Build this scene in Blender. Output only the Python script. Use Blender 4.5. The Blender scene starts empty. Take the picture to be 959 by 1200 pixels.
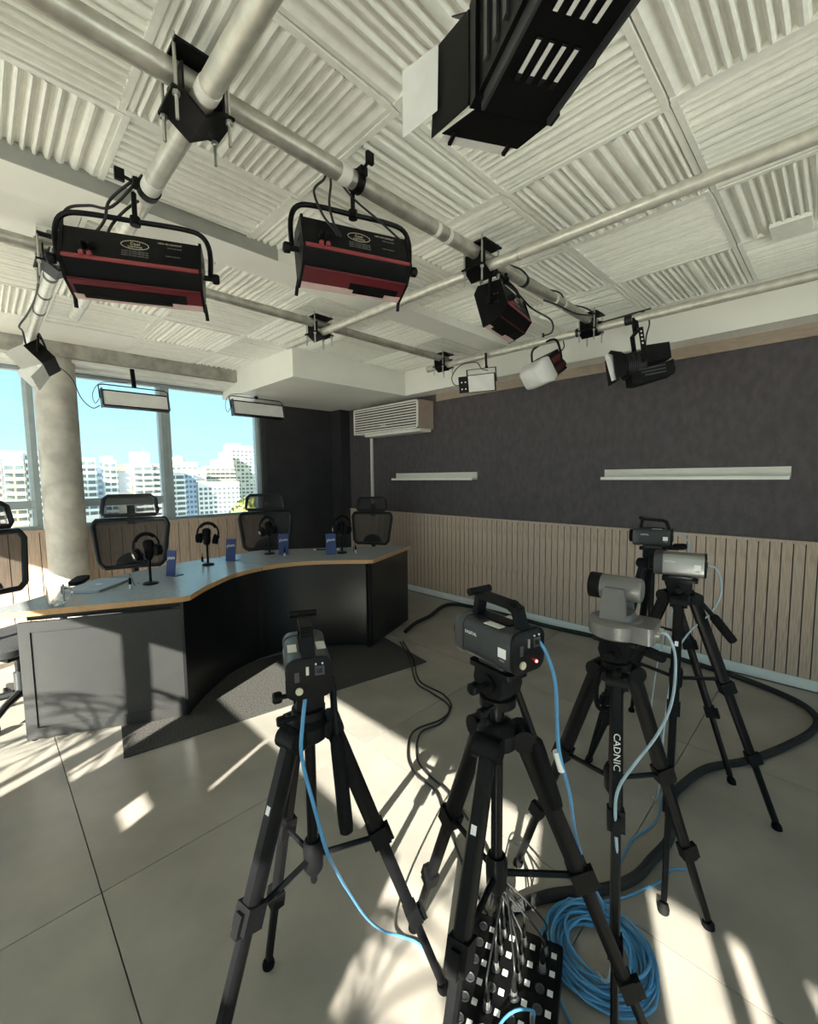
import bpy, math, random
from mathutils import Vector as V, Matrix, Euler
random.seed(7)
PI = math.pi
C = bpy.context.scene.collection
sc = bpy.context.scene

# ------------------------------------------------------------------ camera, sky, sun, exposure
YAW, PITCH, ROLL, FPX = 0.787410, -0.083305, -0.011740, 506.43
EYE = V((0, 0, 1.5))
cf = V((math.cos(YAW)*math.cos(PITCH), math.sin(YAW)*math.cos(PITCH), math.sin(PITCH)))
cr = V((math.sin(YAW), -math.cos(YAW), 0)); cu = cr.cross(cf)
r2 = cr*math.cos(ROLL)+cu*math.sin(ROLL); u2 = -cr*math.sin(ROLL)+cu*math.cos(ROLL)
cam = bpy.data.objects.new('camera', bpy.data.cameras.new('camera')); C.objects.link(cam)
cam.matrix_world = Matrix(((r2.x, u2.x, -cf.x, EYE.x), (r2.y, u2.y, -cf.y, EYE.y), (r2.z, u2.z, -cf.z, EYE.z), (0, 0, 0, 1)))
cam.data.sensor_fit = 'HORIZONTAL'; cam.data.sensor_width = 36; cam.data.lens = FPX*36/959
cam.data.clip_start = 0.02; cam.data.clip_end = 3000
sc.camera = cam
sc.view_settings.view_transform = 'Standard'; sc.view_settings.look = 'None'
sc.view_settings.gamma = 1; sc.view_settings.exposure = 1.02

SKY_GAIN = 1.0
w = bpy.data.worlds.new('sky'); sc.world = w; w.use_nodes = True
nt = w.node_tree; nt.nodes.clear()
o_ = nt.nodes.new('ShaderNodeOutputWorld'); bg = nt.nodes.new('ShaderNodeBackground')
tc = nt.nodes.new('ShaderNodeTexCoord'); sx = nt.nodes.new('ShaderNodeSeparateXYZ'); rp = nt.nodes.new('ShaderNodeValToRGB')
nt.links.new(tc.outputs['Generated'], sx.inputs[0]); nt.links.new(sx.outputs['Z'], rp.inputs[0])
rp.color_ramp.elements[0].position = 0.0; rp.color_ramp.elements[0].color = (.42, .63, .70, 1)
rp.color_ramp.elements[1].position = 1.0; rp.color_ramp.elements[1].color = (.10, .30, .55, 1)
e = rp.color_ramp.elements.new(.12); e.color = (.34, .61, .70, 1)
e = rp.color_ramp.elements.new(.30); e.color = (.19, .48, .66, 1)
nt.links.new(rp.outputs[0], bg.inputs[0]); bg.inputs[1].default_value = SKY_GAIN
nt.links.new(bg.outputs[0], o_.inputs[0])

SUN_AZ, SUN_EL = math.radians(24), math.radians(26)          # azimuth the light travels towards, height of the sun
sun = bpy.data.objects.new('sun', bpy.data.lights.new('sun', 'SUN')); C.objects.link(sun)
sun.data.energy = 15; sun.data.angle = math.radians(.32); sun.data.color = (1.0, .95, .84)
sd = V((math.cos(SUN_AZ)*math.cos(SUN_EL), math.sin(SUN_AZ)*math.cos(SUN_EL), -math.sin(SUN_EL)))
sun.rotation_euler = sd.to_track_quat('-Z', 'Y').to_euler()

def portal(loc, rot, sx_, sy_):                              # sampling guide for the daylight of a window opening
    l = bpy.data.lights.new('window_portal', 'AREA'); l.shape = 'RECTANGLE'; l.size = sx_; l.size_y = sy_
    l.cycles.is_portal = True
    ob = bpy.data.objects.new('window_portal', l); C.objects.link(ob); ob.location = loc; ob.rotation_euler = rot

XR, YW, ZC = 3.967, 5.45, 2.74       # right wall, window wall, face of the ceiling tiles
XL, YB = -3.04, -3.0                 # left and back walls, outside the frame
portal((.85, YW+.16, 1.79), (PI/2, 0, PI), 4.0, 1.54)
portal((XL-.2, 3.3, 1.3), (0, PI/2, 0), 2.5, 4.0)
portal((XL-.2, -1.9, 1.3), (0, PI/2, 0), 2.5, 2.2)
portal((XL-.2, .2, 2.37), (0, PI/2, 0), .36, 2.3)
portal((.4, YB-.2, 1.35), (-PI/2, 0, PI), 6.2, 2.4)

# ------------------------------------------------------------------ materials
MATS = {}
def mat(name, col, rough=.55, metal=0, var=.08, scale=12, bump=0, bscale=60, spec=.5, stretch=None, col2=None, fac=(.35, .65), coat=0, alpha=None, emit=None, trans=0, detail=4):
    if name in MATS: return MATS[name]
    m = bpy.data.materials.new(name); m.use_nodes = True; n = m.node_tree; b = n.nodes['Principled BSDF']
    b.inputs['Roughness'].default_value = rough; b.inputs['Metallic'].default_value = metal
    b.inputs['Specular IOR Level'].default_value = spec; b.inputs['Coat Weight'].default_value = coat
    tc = n.nodes.new('ShaderNodeTexCoord'); mp = n.nodes.new('ShaderNodeMapping')
    n.links.new(tc.outputs['Object'], mp.inputs[0])
    if stretch: mp.inputs['Scale'].default_value = stretch
    nz = n.nodes.new('ShaderNodeTexNoise'); nz.inputs['Scale'].default_value = scale; nz.inputs['Detail'].default_value = detail
    n.links.new(mp.outputs[0], nz.inputs['Vector'])
    r = n.nodes.new('ShaderNodeValToRGB'); n.links.new(nz.outputs['Fac'], r.inputs[0])
    c1 = tuple(max(0, c*(1-var)) for c in col); c2 = tuple(min(1, c*(1+var)) for c in col) if col2 is None else col2
    if col2 is not None: c1 = col
    r.color_ramp.elements[0].position = fac[0]; r.color_ramp.elements[1].position = fac[1]
    r.color_ramp.elements[0].color = (*c1, 1); r.color_ramp.elements[1].color = (*c2, 1)
    n.links.new(r.outputs[0], b.inputs['Base Color'])
    if bump:
        n2 = n.nodes.new('ShaderNodeTexNoise'); n2.inputs['Scale'].default_value = bscale; n2.inputs['Detail'].default_value = 3
        n.links.new(mp.outputs[0], n2.inputs['Vector'])
        bp = n.nodes.new('ShaderNodeBump'); bp.inputs['Strength'].default_value = bump; bp.inputs['Distance'].default_value = .01
        n.links.new(n2.outputs['Fac'], bp.inputs['Height']); n.links.new(bp.outputs[0], b.inputs['Normal'])
    if emit: b.inputs['Emission Color'].default_value = (*emit[0], 1); b.inputs['Emission Strength'].default_value = emit[1]
    if alpha is not None: b.inputs['Alpha'].default_value = alpha
    if trans: b.inputs['Transmission Weight'].default_value = trans
    MATS[name] = m
    return m
def glass(name='pane_glass', tint=(.96, .98, .98), gloss=1.0):
    if name in MATS: return MATS[name]
    m = bpy.data.materials.new(name); m.use_nodes = True; n = m.node_tree; n.nodes.clear()
    o = n.nodes.new('ShaderNodeOutputMaterial'); mx = n.nodes.new('ShaderNodeMixShader')
    t = n.nodes.new('ShaderNodeBsdfTransparent'); t.inputs[0].default_value = (*tint, 1)
    g = n.nodes.new('ShaderNodeBsdfGlossy'); g.inputs['Roughness'].default_value = .02
    fr = n.nodes.new('ShaderNodeFresnel'); fr.inputs[0].default_value = 1.0+.45*gloss
    n.links.new(fr.outputs[0], mx.inputs[0]); n.links.new(t.outputs[0], mx.inputs[1]); n.links.new(g.outputs[0], mx.inputs[2]); n.links.new(mx.outputs[0], o.inputs[0])
    MATS[name] = m; return m
M = dict(
 floor=mat('porcelain_floor', (.30, .276, .24), .28, var=.17, scale=3.0, fac=(.30, .70), bump=.015, bscale=40, spec=.5, detail=8),
 grout=mat('grout', (.13, .12, .10), .9),
 foam=mat('ceiling_foam', (.93, .92, .84), .85, var=.03, scale=30, bump=.05, bscale=120),
 plaster=mat('white_plaster', (.90, .885, .81), .5, var=.03, scale=3),
 soffit=mat('soffit_paint', (.90, .885, .81), .35, var=.02, scale=3),
 concrete=mat('raw_concrete', (.50, .475, .42), .85, var=.22, scale=5, bump=.25, bscale=35, detail=8),
 beamc=mat('beam_concrete', (.34, .325, .285), .9, var=.25, scale=9, bump=.3, bscale=30, detail=8),
 dark=mat('dark_felt_wall', (.080, .069, .075), .58, var=.15, scale=22, stretch=(1, 1, .55), bump=.25, bscale=70, spec=.35, detail=8),
 black_wall=mat('black_wall', (.026, .0255, .028), .55, var=.2, scale=4),
 slat=mat('pale_ash_slat', (.49, .385, .31), .6, var=.14, scale=9, stretch=(14, 14, .9), bump=.05, bscale=60, detail=6),
 slatb=mat('pale_ash_slat_warm', (.50, .385, .30), .6, var=.16, scale=9, stretch=(14, 14, .9), bump=.05, bscale=60, detail=6),
 slatd=mat('slat_backing', (.04, .03, .025), .9),
 brown=mat('wall_batten_wood', (.36, .28, .215), .6, var=.1, stretch=(9, 1, 9)),
 base=mat('baseboard_paint', (.78, .83, .82), .4, var=.03),
 alu=mat('window_aluminium', (.36, .41, .415), .4, .35, var=.05),
 alul=mat('window_aluminium_light', (.52, .60, .63), .4, .2, var=.05),
 pipe=mat('galvanised_pipe', (.50, .48, .42), .38, .65, var=.16, scale=20, stretch=(1, 1, 1)),
 pipew=mat('bright_pipe', (.66, .64, .56), .35, .45, var=.10, scale=25),
 steel=mat('steel', (.60, .60, .57), .3, .9, var=.06),
 black=mat('black_metal', (.0045, .0045, .005), .40, .0, var=.2, scale=20, spec=.16),
 blackp=mat('black_plastic', (.0055, .0055, .006), .5, var=.2, scale=20, bump=.03, spec=.15),
 grip=mat('black_rubber', (.005, .005, .005), .75, spec=.15, var=.2, bump=.1, bscale=200),
 dgrey=mat('dark_grey_metal', (.055, .057, .06), .4, .3, var=.1),
 camb=mat('camera_shell', (.055, .06, .063), .33, .4, var=.08, scale=30),
 camrear=mat('camera_rear', (.006, .006, .0065), .4, spec=.15), cams=mat('camera_shell_silver', (.36, .37, .365), .3, .75, var=.06),
 ptz=mat('ptz_grey_shell', (.19, .185, .18), .36, .35, var=.06),
 lens=mat('lens_glass', (.008, .008, .012), .05, spec=.9),
 white=mat('white_sticker', (.80, .80, .78), .5, var=.02),
 tape=mat('white_tape', (.78, .76, .70), .5, var=.05),
 red=mat('red_trim', (.105, .006, .012), .4, var=.1),
 redl=mat('red_edge', (.26, .04, .045), .4, var=.1),
 pink=mat('pinkish_diffuser', (.60, .43, .40), .6, var=.06),
 diff=mat('white_diffuser', (.74, .73, .70), .55, var=.05, scale=10),
 blue=mat('blue_cable', (.075, .27, .50), .38, var=.1),
 lblue=mat('pale_blue_cable', (.36, .47, .55), .4, var=.06),
 cable=mat('black_cable', (.012, .012, .012), .5, var=.2),
 sleeve=mat('braided_sleeve', (.016, .016, .016), .8, var=.5, scale=200, bump=.5, bscale=300),
 top=mat('desk_grey_laminate', (.29, .298, .30), .27, var=.05, scale=40),
 edge=mat('desk_wood_edge', (.50, .285, .13), .5, var=.12, stretch=(6, 6, 30)),
 panel=mat('desk_black_panel', (.007, .007, .0075), .30, var=.08),
 panelg=mat('desk_grey_frame', (.026, .026, .0255), .42, var=.06),
 rug=mat('charcoal_carpet', (.080, .076, .070), .95, var=.6, scale=130, bump=.9, bscale=400, spec=.1),
 mesh=mat('chair_mesh', (.018, .018, .02), .8, alpha=.78, var=.2, scale=200),
 chair=mat('chair_plastic', (.010, .011, .012), .45, var=.1, spec=.3),
 fabric=mat('chair_fabric', (.028, .028, .03), .9, var=.2, scale=100, bump=.2, bscale=200),
 signb=mat('blue_sign', (.012, .036, .16), .35, var=.06),
 silver=mat('silver_aluminium', (.40, .42, .45), .42, .6, var=.03),
 glassm=mat('clear_glass', (.95, .97, .97), .03, trans=1, var=.0),
 ac=mat('ac_shell', (.78, .74, .67), .45, var=.03),
 acs=mat('ac_brown_side', (.40, .31, .25), .5, var=.06),
 acd=mat('ac_dark', (.03, .028, .025), .7),
 led=mat('red_led', (.9, .02, .02), .4, emit=((1, .08, .06), 6)),
 shelf=mat('shelf_wood_white', (.74, .71, .64), .45, var=.05, stretch=(9, 1, 9)),
 beamedge=mat('grey_beam_face', (.36, .36, .325), .6, var=.05), gold=mat('gold_ink', (.55, .50, .36), .5), inkg=mat('grey_ink', (.22, .22, .21), .6),
 b_white=mat('city_white', (.80, .77, .70), .9, var=.05, scale=.2), b_cream=mat('city_cream', (.74, .66, .50), .9, var=.06, scale=.2),
 b_pink=mat('city_pink', (.66, .47, .38), .9, var=.08, scale=.2), b_grey=mat('city_grey', (.42, .43, .45), .9, var=.08, scale=.2),
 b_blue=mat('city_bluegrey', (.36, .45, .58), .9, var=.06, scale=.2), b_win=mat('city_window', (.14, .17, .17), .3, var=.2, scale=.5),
 b_red=mat('city_red', (.50, .26, .26), .9, var=.08, scale=.2), roof=mat('city_roof', (.16, .17, .19), .9),
 leaf=mat('tree_leaf', (.22, .24, .07), .8, var=.4, scale=.8, detail=6), bark=mat('tree_bark', (.10, .07, .05), .9),
 ground=mat('city_ground', (.36, .35, .32), .95, var=.2, scale=.02),
)
GL = glass()

# ------------------------------------------------------------------ mesh builder
def basis(d):
    d = V(d).normalized(); a = V((0, 0, 1)) if abs(d.z) < .9 else V((1, 0, 0))
    x = a.cross(d).normalized(); return x, d.cross(x), d
class MB:
    def __init__(s): s.v = []; s.f = []; s.M = None
    def add(s, vs, fs):
        n = len(s.v); s.v += [tuple(s.M @ V(p)) if s.M else tuple(p) for p in vs]; s.f += [tuple(i+n for i in q) for q in fs]; return s
    def box(s, c, d, R=None):
        x, y, z = d[0]/2, d[1]/2, d[2]/2
        vs = [V((i*x, j*y, k*z)) for i in (-1, 1) for j in (-1, 1) for k in (-1, 1)]
        if R is not None: vs = [R @ p for p in vs]
        return s.add([p+V(c) for p in vs], [(0, 1, 3, 2), (4, 6, 7, 5), (0, 4, 5, 1), (2, 3, 7, 6), (0, 2, 6, 4), (1, 5, 7, 3)])
    def lo(s, a, b): return s.box([(a[i]+b[i])/2 for i in range(3)], [abs(b[i]-a[i]) for i in range(3)])
    def loft(s, rings, cap=True, close=True):
        n = len(rings[0]); fs = []
        for k in range(len(rings)-1):
            for i in range(n if close else n-1):
                j = (i+1) % n; fs.append((k*n+i, k*n+j, (k+1)*n+j, (k+1)*n+i))
        if cap: fs += [tuple(range(n-1, -1, -1)), tuple(range((len(rings)-1)*n, len(rings)*n))]
        return s.add([p for r in rings for p in r], fs)
    def cyl(s, a, b, r0, r1=None, n=12, cap=True):
        r1 = r0 if r1 is None else r1; a = V(a); b = V(b); x, y, _ = basis(b-a)
        ring = lambda c, r: [c+x*(r*math.cos(2*PI*i/n))+y*(r*math.sin(2*PI*i/n)) for i in range(n)]
        return s.loft([ring(a, r0), ring(b, r1)], cap)
    def lathe(s, prof, o=(0, 0, 0), d=(0, 0, 1), n=16, cap=True):      # prof: (radius, height)
        o = V(o); x, y, z = basis(d)
        return s.loft([[o+z*h+x*(r*math.cos(2*PI*i/n))+y*(r*math.sin(2*PI*i/n)) for i in range(n)] for r, h in prof], cap)
    def tube(s, pts, r, n=8, smooth=0, closed=False):
        P = [V(p) for p in pts]
        if smooth:
            Q = []
            for i in range(len(P)-1):
                p0 = P[max(i-1, 0)]; p1 = P[i]; p2 = P[i+1]; p3 = P[min(i+2, len(P)-1)]
                for k in range(smooth):
                    t = k/smooth
                    Q.append(.5*((2*p1)+(p2-p0)*t+(2*p0-5*p1+4*p2-p3)*t*t+(3*p1-p0-3*p2+p3)*t**3))
            Q.append(P[-1]); P = Q
        rings = []; x = None
        for i, p in enumerate(P):
            d = (P[min(i+1, len(P)-1)]-P[max(i-1, 0)]).normalized()
            if x is None: x, _, _ = basis(d)
            x = (x-d*x.dot(d)).normalized(); y = d.cross(x)
            rr = r(i/(len(P)-1)) if callable(r) else r
            rings.append([p+x*(rr*math.cos(2*PI*k/n))+y*(rr*math.sin(2*PI*k/n)) for k in range(n)])
        return s.loft(rings)
    def prism(s, poly, a, b):            # poly in the plane (u,v) -> function a(u,v) and b(u,v) give the two caps
        return s.loft([[a(*p) for p in poly], [b(*p) for p in poly]])
    def slab(s, poly, z0, z1): return s.prism(poly, lambda u, v: V((u, v, z0)), lambda u, v: V((u, v, z1)))
    def ext(s, poly, axis, t0, t1):      # axis 'x': poly=(y,z); 'y': poly=(x,z)
        if axis == 'x': return s.prism(poly, lambda u, v: V((t0, u, v)), lambda u, v: V((t1, u, v)))
        return s.prism(poly, lambda u, v: V((u, t0, v)), lambda u, v: V((u, t1, v)))
    def sphere(s, c, r, n=12, m=8, sq=(1, 1, 1)):
        c = V(c)
        rings = [[c+V((sq[0]*r*math.sin(PI*j/m)*math.cos(2*PI*i/n), sq[1]*r*math.sin(PI*j/m)*math.sin(2*PI*i/n), sq[2]*r*math.cos(PI*j/m))) for i in range(n)] for j in [.02]+list(range(1, m))+[m-.02]]
        return s.loft(rings)
    def mesh(s, name, m, ang=38):
        me = bpy.data.meshes.new(name); me.from_pydata([tuple(p) for p in s.v], [], s.f)
        import bmesh
        bm = bmesh.new(); bm.from_mesh(me); bmesh.ops.recalc_face_normals(bm, faces=bm.faces); bm.to_mesh(me); bm.free()
        me.polygons.foreach_set('use_smooth', [True]*len(me.polygons)); me.set_sharp_from_angle(angle=math.radians(ang))
        me.materials.append(m); return me
    def build(s, name, m, parent=None, ang=38, org=None):
        if org is not None: s.v = [tuple(V(p)-V(org)) for p in s.v]
        o = bpy.data.objects.new(name, s.mesh(name, m, ang)); C.objects.link(o)
        if parent is not None: o.parent = parent
        if org is not None: o.location = org
        return o
def rrect(w, h, r, n=4):
    P = []
    for cx, cy, a in ((w/2-r, h/2-r, 0), (-w/2+r, h/2-r, PI/2), (-w/2+r, -h/2+r, PI), (w/2-r, -h/2+r, 3*PI/2)):
        P += [(cx+r*math.cos(a+PI/2*i/n), cy+r*math.sin(a+PI/2*i/n)) for i in range(n+1)]
    return P
def tag(o, label=None, cat=None, group=None, kind=None):
    if label: o['label'] = label
    if cat: o['category'] = cat
    if group: o['group'] = group
    if kind: o['kind'] = kind
    return o
def thing(name, label, cat, loc=(0, 0, 0), rot=(0, 0, 0), group=None):
    o = bpy.data.objects.new(name, None); C.objects.link(o); o.location = loc
    if isinstance(rot, Matrix): o.rotation_euler = rot.to_euler()
    else: o.rotation_euler = rot
    o.empty_display_size = .05
    return tag(o, label, cat, group)
def inst(src, name, parent, loc=(0, 0, 0), rot=(0, 0, 0)):             # another object on the same mesh
    o = bpy.data.objects.new(name, src.data); C.objects.link(o); o.parent = parent; o.location = loc; o.rotation_euler = rot; return o
def dup(root, label, loc, rot=None, group=None):
    def cp(o, par):
        c = o.copy(); C.objects.link(c); c.parent = par
        for ch in [q for q in KIDS.get(o.name, [])]: cp(ch, c)
        return c
    KIDS = {}
    for q in C.objects:
        if q.parent: KIDS.setdefault(q.parent.name, []).append(q)
    c = cp(root, None); c.location = loc; c['label'] = label
    if rot is not None: c.rotation_euler = rot
    if group: c['group'] = group
    return c
def wbuild(m, name, mm, t):                            # world-space mesh as a part of a placed thing
    W_ = Matrix.Translation(t.location) @ t.rotation_euler.to_matrix().to_4x4(); I_ = W_.inverted(); m.v = [tuple(I_ @ V(q)) for q in m.v]
    return m.build(name, mm, t)
def struct(o): o['kind'] = 'structure'; return o
TXT = {}
def text(s, size, m, parent, Mx, name='lettering', depth=.0006):          # raised lettering; Mx: placement in the parent's frame
    if (s, size, m.name) not in TXT:
        cu_ = bpy.data.curves.new(name, 'FONT'); cu_.body = s; cu_.size = size; cu_.extrude = depth; cu_.align_x = 'CENTER'; cu_.align_y = 'CENTER'; cu_.resolution_u = 2
        t = bpy.data.objects.new(name, cu_); C.objects.link(t)
        dg = bpy.context.evaluated_depsgraph_get(); me = bpy.data.meshes.new_from_object(t.evaluated_get(dg))
        bpy.data.objects.remove(t); me.materials.clear(); me.materials.append(m); me.name = name; TXT[(s, size, m.name)] = me
    o = bpy.data.objects.new(name, TXT[(s, size, m.name)]); C.objects.link(o); o.parent = parent
    o.location = Mx.to_translation(); o.rotation_euler = Mx.to_euler(); return o
def frame(x, y, o):                                  # matrix with the given x and y axes (made square) at o
    x = V(x).normalized(); y = V(y); z = x.cross(y).normalized(); y = z.cross(x)
    return Matrix(((x.x, y.x, z.x, o[0]), (x.y, y.y, z.y, o[1]), (x.z, y.z, z.z, o[2]), (0, 0, 0, 1)))

# ------------------------------------------------------------------ the room shell
floor = struct(MB().lo((XL, YB, -.10), (XR+.1, YW+.1, -.013)).build('floor', M['grout']))
tx, ty, x0, y0 = 1.2345, 1.2965, .2215, 1.832
ft = MB().slab([(.002, .002), (tx-.002, .002), (tx-.002, ty-.002), (.002, ty-.002)], -.0125, 0).mesh('floor_tile', M['floor'])
for i in range(-3, 4):
    for j in range(-4, 3):
        X0, X1 = max(x0+i*tx, XL), min(x0+(i+1)*tx, XR); Y0, Y1 = max(y0+j*ty, YB), min(y0+(j+1)*ty, YW)
        if X1-X0 < .05 or Y1-Y0 < .05: continue
        if X1-X0 > tx-.01 and Y1-Y0 > ty-.01:
            o = bpy.data.objects.new('floor_tile', ft); C.objects.link(o); o.parent = floor; o.location = (X0, Y0, 0)
        else: MB().lo((X0+.002, Y0+.002, -.0125), (X1-.002, Y1-.002, 0)).build('floor_tile', M['floor'], floor)

ceiling = struct(MB().lo((XL-.1, YB-.1, ZC+.035), (XR+.1, YW+.1, ZC+.14)).build('ceiling', M['plaster']))
# acoustic foam tiles: rounded ribs of uneven width, turned by a quarter from one tile to the next
def foam_tile(seed, a=.652, b=.657):
    R = random.Random(seed); prof = [(-a/2, .034), (-a/2, .010), (-a/2+.02, .006)]; x = -a/2+.03
    while x < a/2-.06:
        wd = R.choice((.018, .022, .026, .034, .05)); g = R.choice((.008, .010, .014)); h = R.choice((0, .002, .005))
        wd = min(wd, a/2-.03-x)
        prof += [(x, .020), (x+wd*.18, h+.003), (x+wd*.5, h-.001), (x+wd*.82, h+.003), (x+wd, .020)]
        x += wd+g; prof.append((x-g*.5, .023))
    prof += [(a/2-.02, .006), (a/2, .010), (a/2, .034)]
    m = MB()
    m.loft([[V((u, -b/2+.022, h)) for u, h in prof], [V((u, b/2-.022, h)) for u, h in prof]], cap=False, close=False)
    m.lo((-a/2, -b/2, .004), (a/2, -b/2+.022, .034)); m.lo((-a/2, b/2-.022, .004), (a/2, b/2, .034))
    return m.mesh('acoustic_tile', M['foam'], 30)
FT = [foam_tile(k) for k in range(6)]
gx, gy = .655, .66
rows = [(.48+(k)*gy+gy/2) for k in range(-2, 3) if .48+k*gy < 1.9] + [2.50+gy*.5, 2.50+gy*1.5, 2.50+gy*2.5, 2.50+gy*3.5]
for jr, yc in enumerate(rows):
    for i in range(-1, 6):
        xc = .44+i*gx+gx/2
        if xc > 3.75 or (yc > 3.6 and xc > 2.3): continue
        if yc > 4.5 and xc < 1.1: continue
        if 2.5 < yc < 3.1 and xc < .4: continue
        o = bpy.data.objects.new('acoustic_tile', FT[(i*5+jr*3+i*jr) % 6]); C.objects.link(o); o.parent = ceiling
        o.location = (xc, yc, ZC); o.rotation_euler = (0, 0, PI/2 if (i+jr) % 2 == (0 if jr < 5 else 1) else 0)
        if xc+gx/2 > 3.74: o.location.x = 3.74-gx/2+.05
struct(MB().lo((XL, 4.48, ZC+.002), (1.09, 5.05, ZC+.03)).build('ceiling_strip', M['plaster'], ceiling))
struct(MB().lo((XL, 2.255, ZC-.055), (3.75, 2.50, ZC+.04)).build('ceiling_beam', M['plaster'], ceiling))
struct(MB().lo((XL, 2.50, ZC+.002), (.435, 3.155, ZC+.034)).build('ceiling_strip', M['plaster'], ceiling))
MB().lo((XL, 2.248, ZC-.056), (1.25, 2.256, ZC+.02)).build('beam_edge', M['beamedge'], ceiling)
MB().lo((2.93, .17, ZC-.012), (3.12, .33, ZC+.01)).build('vent_cover', M['foam'], ceiling)

# concrete beam over the windows with the blind rails below it
beam = struct(MB().lo((XL, 5.05, 2.615), (2.25, 5.20, ZC+.05)).build('concrete_beam', M['beamc']))
MB().lo((XL, 5.12, 2.585), (2.25, 5.30, 2.614)).build('blind_rail', M['plaster'], beam)
MB().lo((XL, 5.30, 2.56), (2.25, YW, 2.60)).build('blind_rail', M['soffit'], beam)
MB().lo((XL, 5.21, 2.60), (2.25, YW, ZC+.05)).build('beam_recess', M['beamc'], beam)

# soffit box over the corner and the bulkhead along the right wall
struct(MB().lo((2.227, 3.80, 2.47), (XR+.05, YW+.05, ZC+.05)).build('ceiling_soffit', M['soffit']))
struct(MB().lo((3.745, YB, 2.47), (XR+.05, 3.80, ZC+.05)).build('ceiling_bulkhead', M['soffit']))
# walls
wr = struct(MB().lo((XR, YB-.1, 0), (XR+.12, YW+.1, 2.6)).build('wall_right', M['dark']))
struct(MB().lo((XR-.012, YB, 2.385), (XR, 3.49, 2.47)).build('trim_1', M['brown']))
struct(MB().lo((XR-.016, YB, 0), (XR, 5.21, .075)).build('baseboard_right', M['base']))
tr = struct(MB().lo((XR-.010, YB, .075), (XR, 5.21, 1.012)).build('trim_2', M['slatd']))
MB().lo((XR-.026, YB, 1.006), (XR, 5.215, 1.026)).build('cap_rail', M['slat'], tr)
p, k = .0632, 0
sl = [MB().ext([(-.0282, .078), (.0282, .078), (.0282, 1.005), (-.0282, 1.005)], 'x', XR-.022, XR-.009).mesh('slat', M['slat' if q else 'slatb']) for q in range(2)]
y = .122-p*6.5
while y < 5.19:
    o = bpy.data.objects.new('slat', sl[k % 2 and 1]); C.objects.link(o); o.parent = tr; o.location = (0, y+p/2, 0); y += p; k += 1
# window wall: slatted parapet, dark panelled end, glazing
wf = struct(MB().lo((XL, YW, 0), (2.74, YW+.12, 1.02)).lo((XL, YW, 2.56), (2.74, YW+.12, 2.9)).lo((2.72, YW-.01, 0), (XR+.1, YW+.12, 2.6)).build('wall_front', M['black_wall']))
tf = struct(MB().lo((-1.4, YW-.012, .02), (2.72, YW, 1.0)).build('trim_3', M['slatd']))
MB().lo((-1.4, YW-.03, 1.0), (2.72, YW+.06, 1.026)).build('sill_board', M['slatb'], tf)
sl2 = MB().ext([(-.0525, .02), (.0525, .02), (.0525, 1.0), (-.0525, 1.0)], 'y', YW-.024, YW-.011).mesh('slat', M['slatb'])
x = -1.4+.055
while x < 2.70:
    o = bpy.data.objects.new('slat', sl2); C.objects.link(o); o.parent = tf; o.location = (x, 0, 0); x += .112
struct(MB().lo((3.80, 5.21, 0), (XR+.02, YW+.02, 2.5)).build('wall_pilaster', M['black_wall']))
struct(MB().lo((2.685, YW-.02, 1.0), (2.745, YW+.02, 2.52)).build('trim_4', M['dgrey']))
def window(n, xa, xb, transom, right_light=False):
    yf0, yf1 = YW+.02, YW+.10; z0, z1 = 1.026, 2.56
    fr = struct(MB().lo((xa, yf0, z0), (xa+.045, yf1, z1)).lo((xb-.045, yf0, z0), (xb, yf1, z1)).lo((xa+.045, yf0, z0), (xb-.045, yf1, z0+.03)).lo((xa+.045, yf0, z1-.035), (xb-.045, yf1, z1)).build('window_%d' % n, M['alu']))
    if transom:
        MB().lo((xa+.045, yf0+.005, 1.225), (xb-.045, yf1-.005, 1.305)).build('transom', M['alu'], fr)
        MB().lo((xa+.045, yf0+.04, z0+.03), (xb-.045, yf0+.046, 1.225)).build('pane', GL, fr)
        MB().lo((xa+.045, yf0+.04, 1.305), (xb-.045, yf0+.046, z1-.035)).build('pane', GL, fr)
    else: MB().lo((xa+.045, yf0+.04, z0+.03), (xb-.045, yf0+.046, z1-.035)).build('pane', GL, fr)
    MB().lo((xb-.075, yf0+.005, z0+.03), (xb-.045, yf1, z1-.035)).build('jamb', M['alul'], fr)
    return fr
window(1, -1.25, .43, True); window(2, .44, 1.565, True); window(3, 1.567, 2.70, False); window(4, XL, -1.26, True)
# left wall (outside the frame): piers, panels, slot and hole shaped to cast the sun bands
H1 = 2.55
lw = MB()
lw.lo((XL-.12, YB-.1, H1), (XL, YW+.1, 2.9))
for ya, yb, z in ((-1.65, -1.244, H1), (-1.885, -1.835, H1), (-2.075, -1.944, H1), (-3.1, -2.9, H1), (-.97, -.675, 1.95), (-.675, .405, 2.2), (.405, .437, 2.0),
                  (.437, .58, 2.2), (.73, 1.15, 2.2), (1.15, 1.29, 1.75), (1.29, 1.405, H1), (3.3, 3.42, H1)):
    lw.lo((XL-.03, ya, 0), (XL, yb, z))
lw.lo((XL-.03, .58, 0), (XL, .73, 1.81)); lw.lo((XL-.03, .58, 1.885), (XL, .73, 2.2))
struct(lw.build('wall_left', M['plaster']))
for n, ya, yb, za in ((5, -2.9, -2.075, 0), (6, -1.835, -1.65, 0), (7, -1.244, -.97, 0), (8, -.97, 1.29, 2.2), (9, 1.405, 3.3, 0), (10, 3.42, 5.45, 0)):
    f = struct(MB().lo((XL-.07, ya, H1-.012), (XL-.03, yb, H1)).build('window_%d' % n, M['alu']))
    MB().lo((XL-.055, ya, za), (XL-.05, yb, H1-.012)).build('pane', GL, f)
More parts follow.
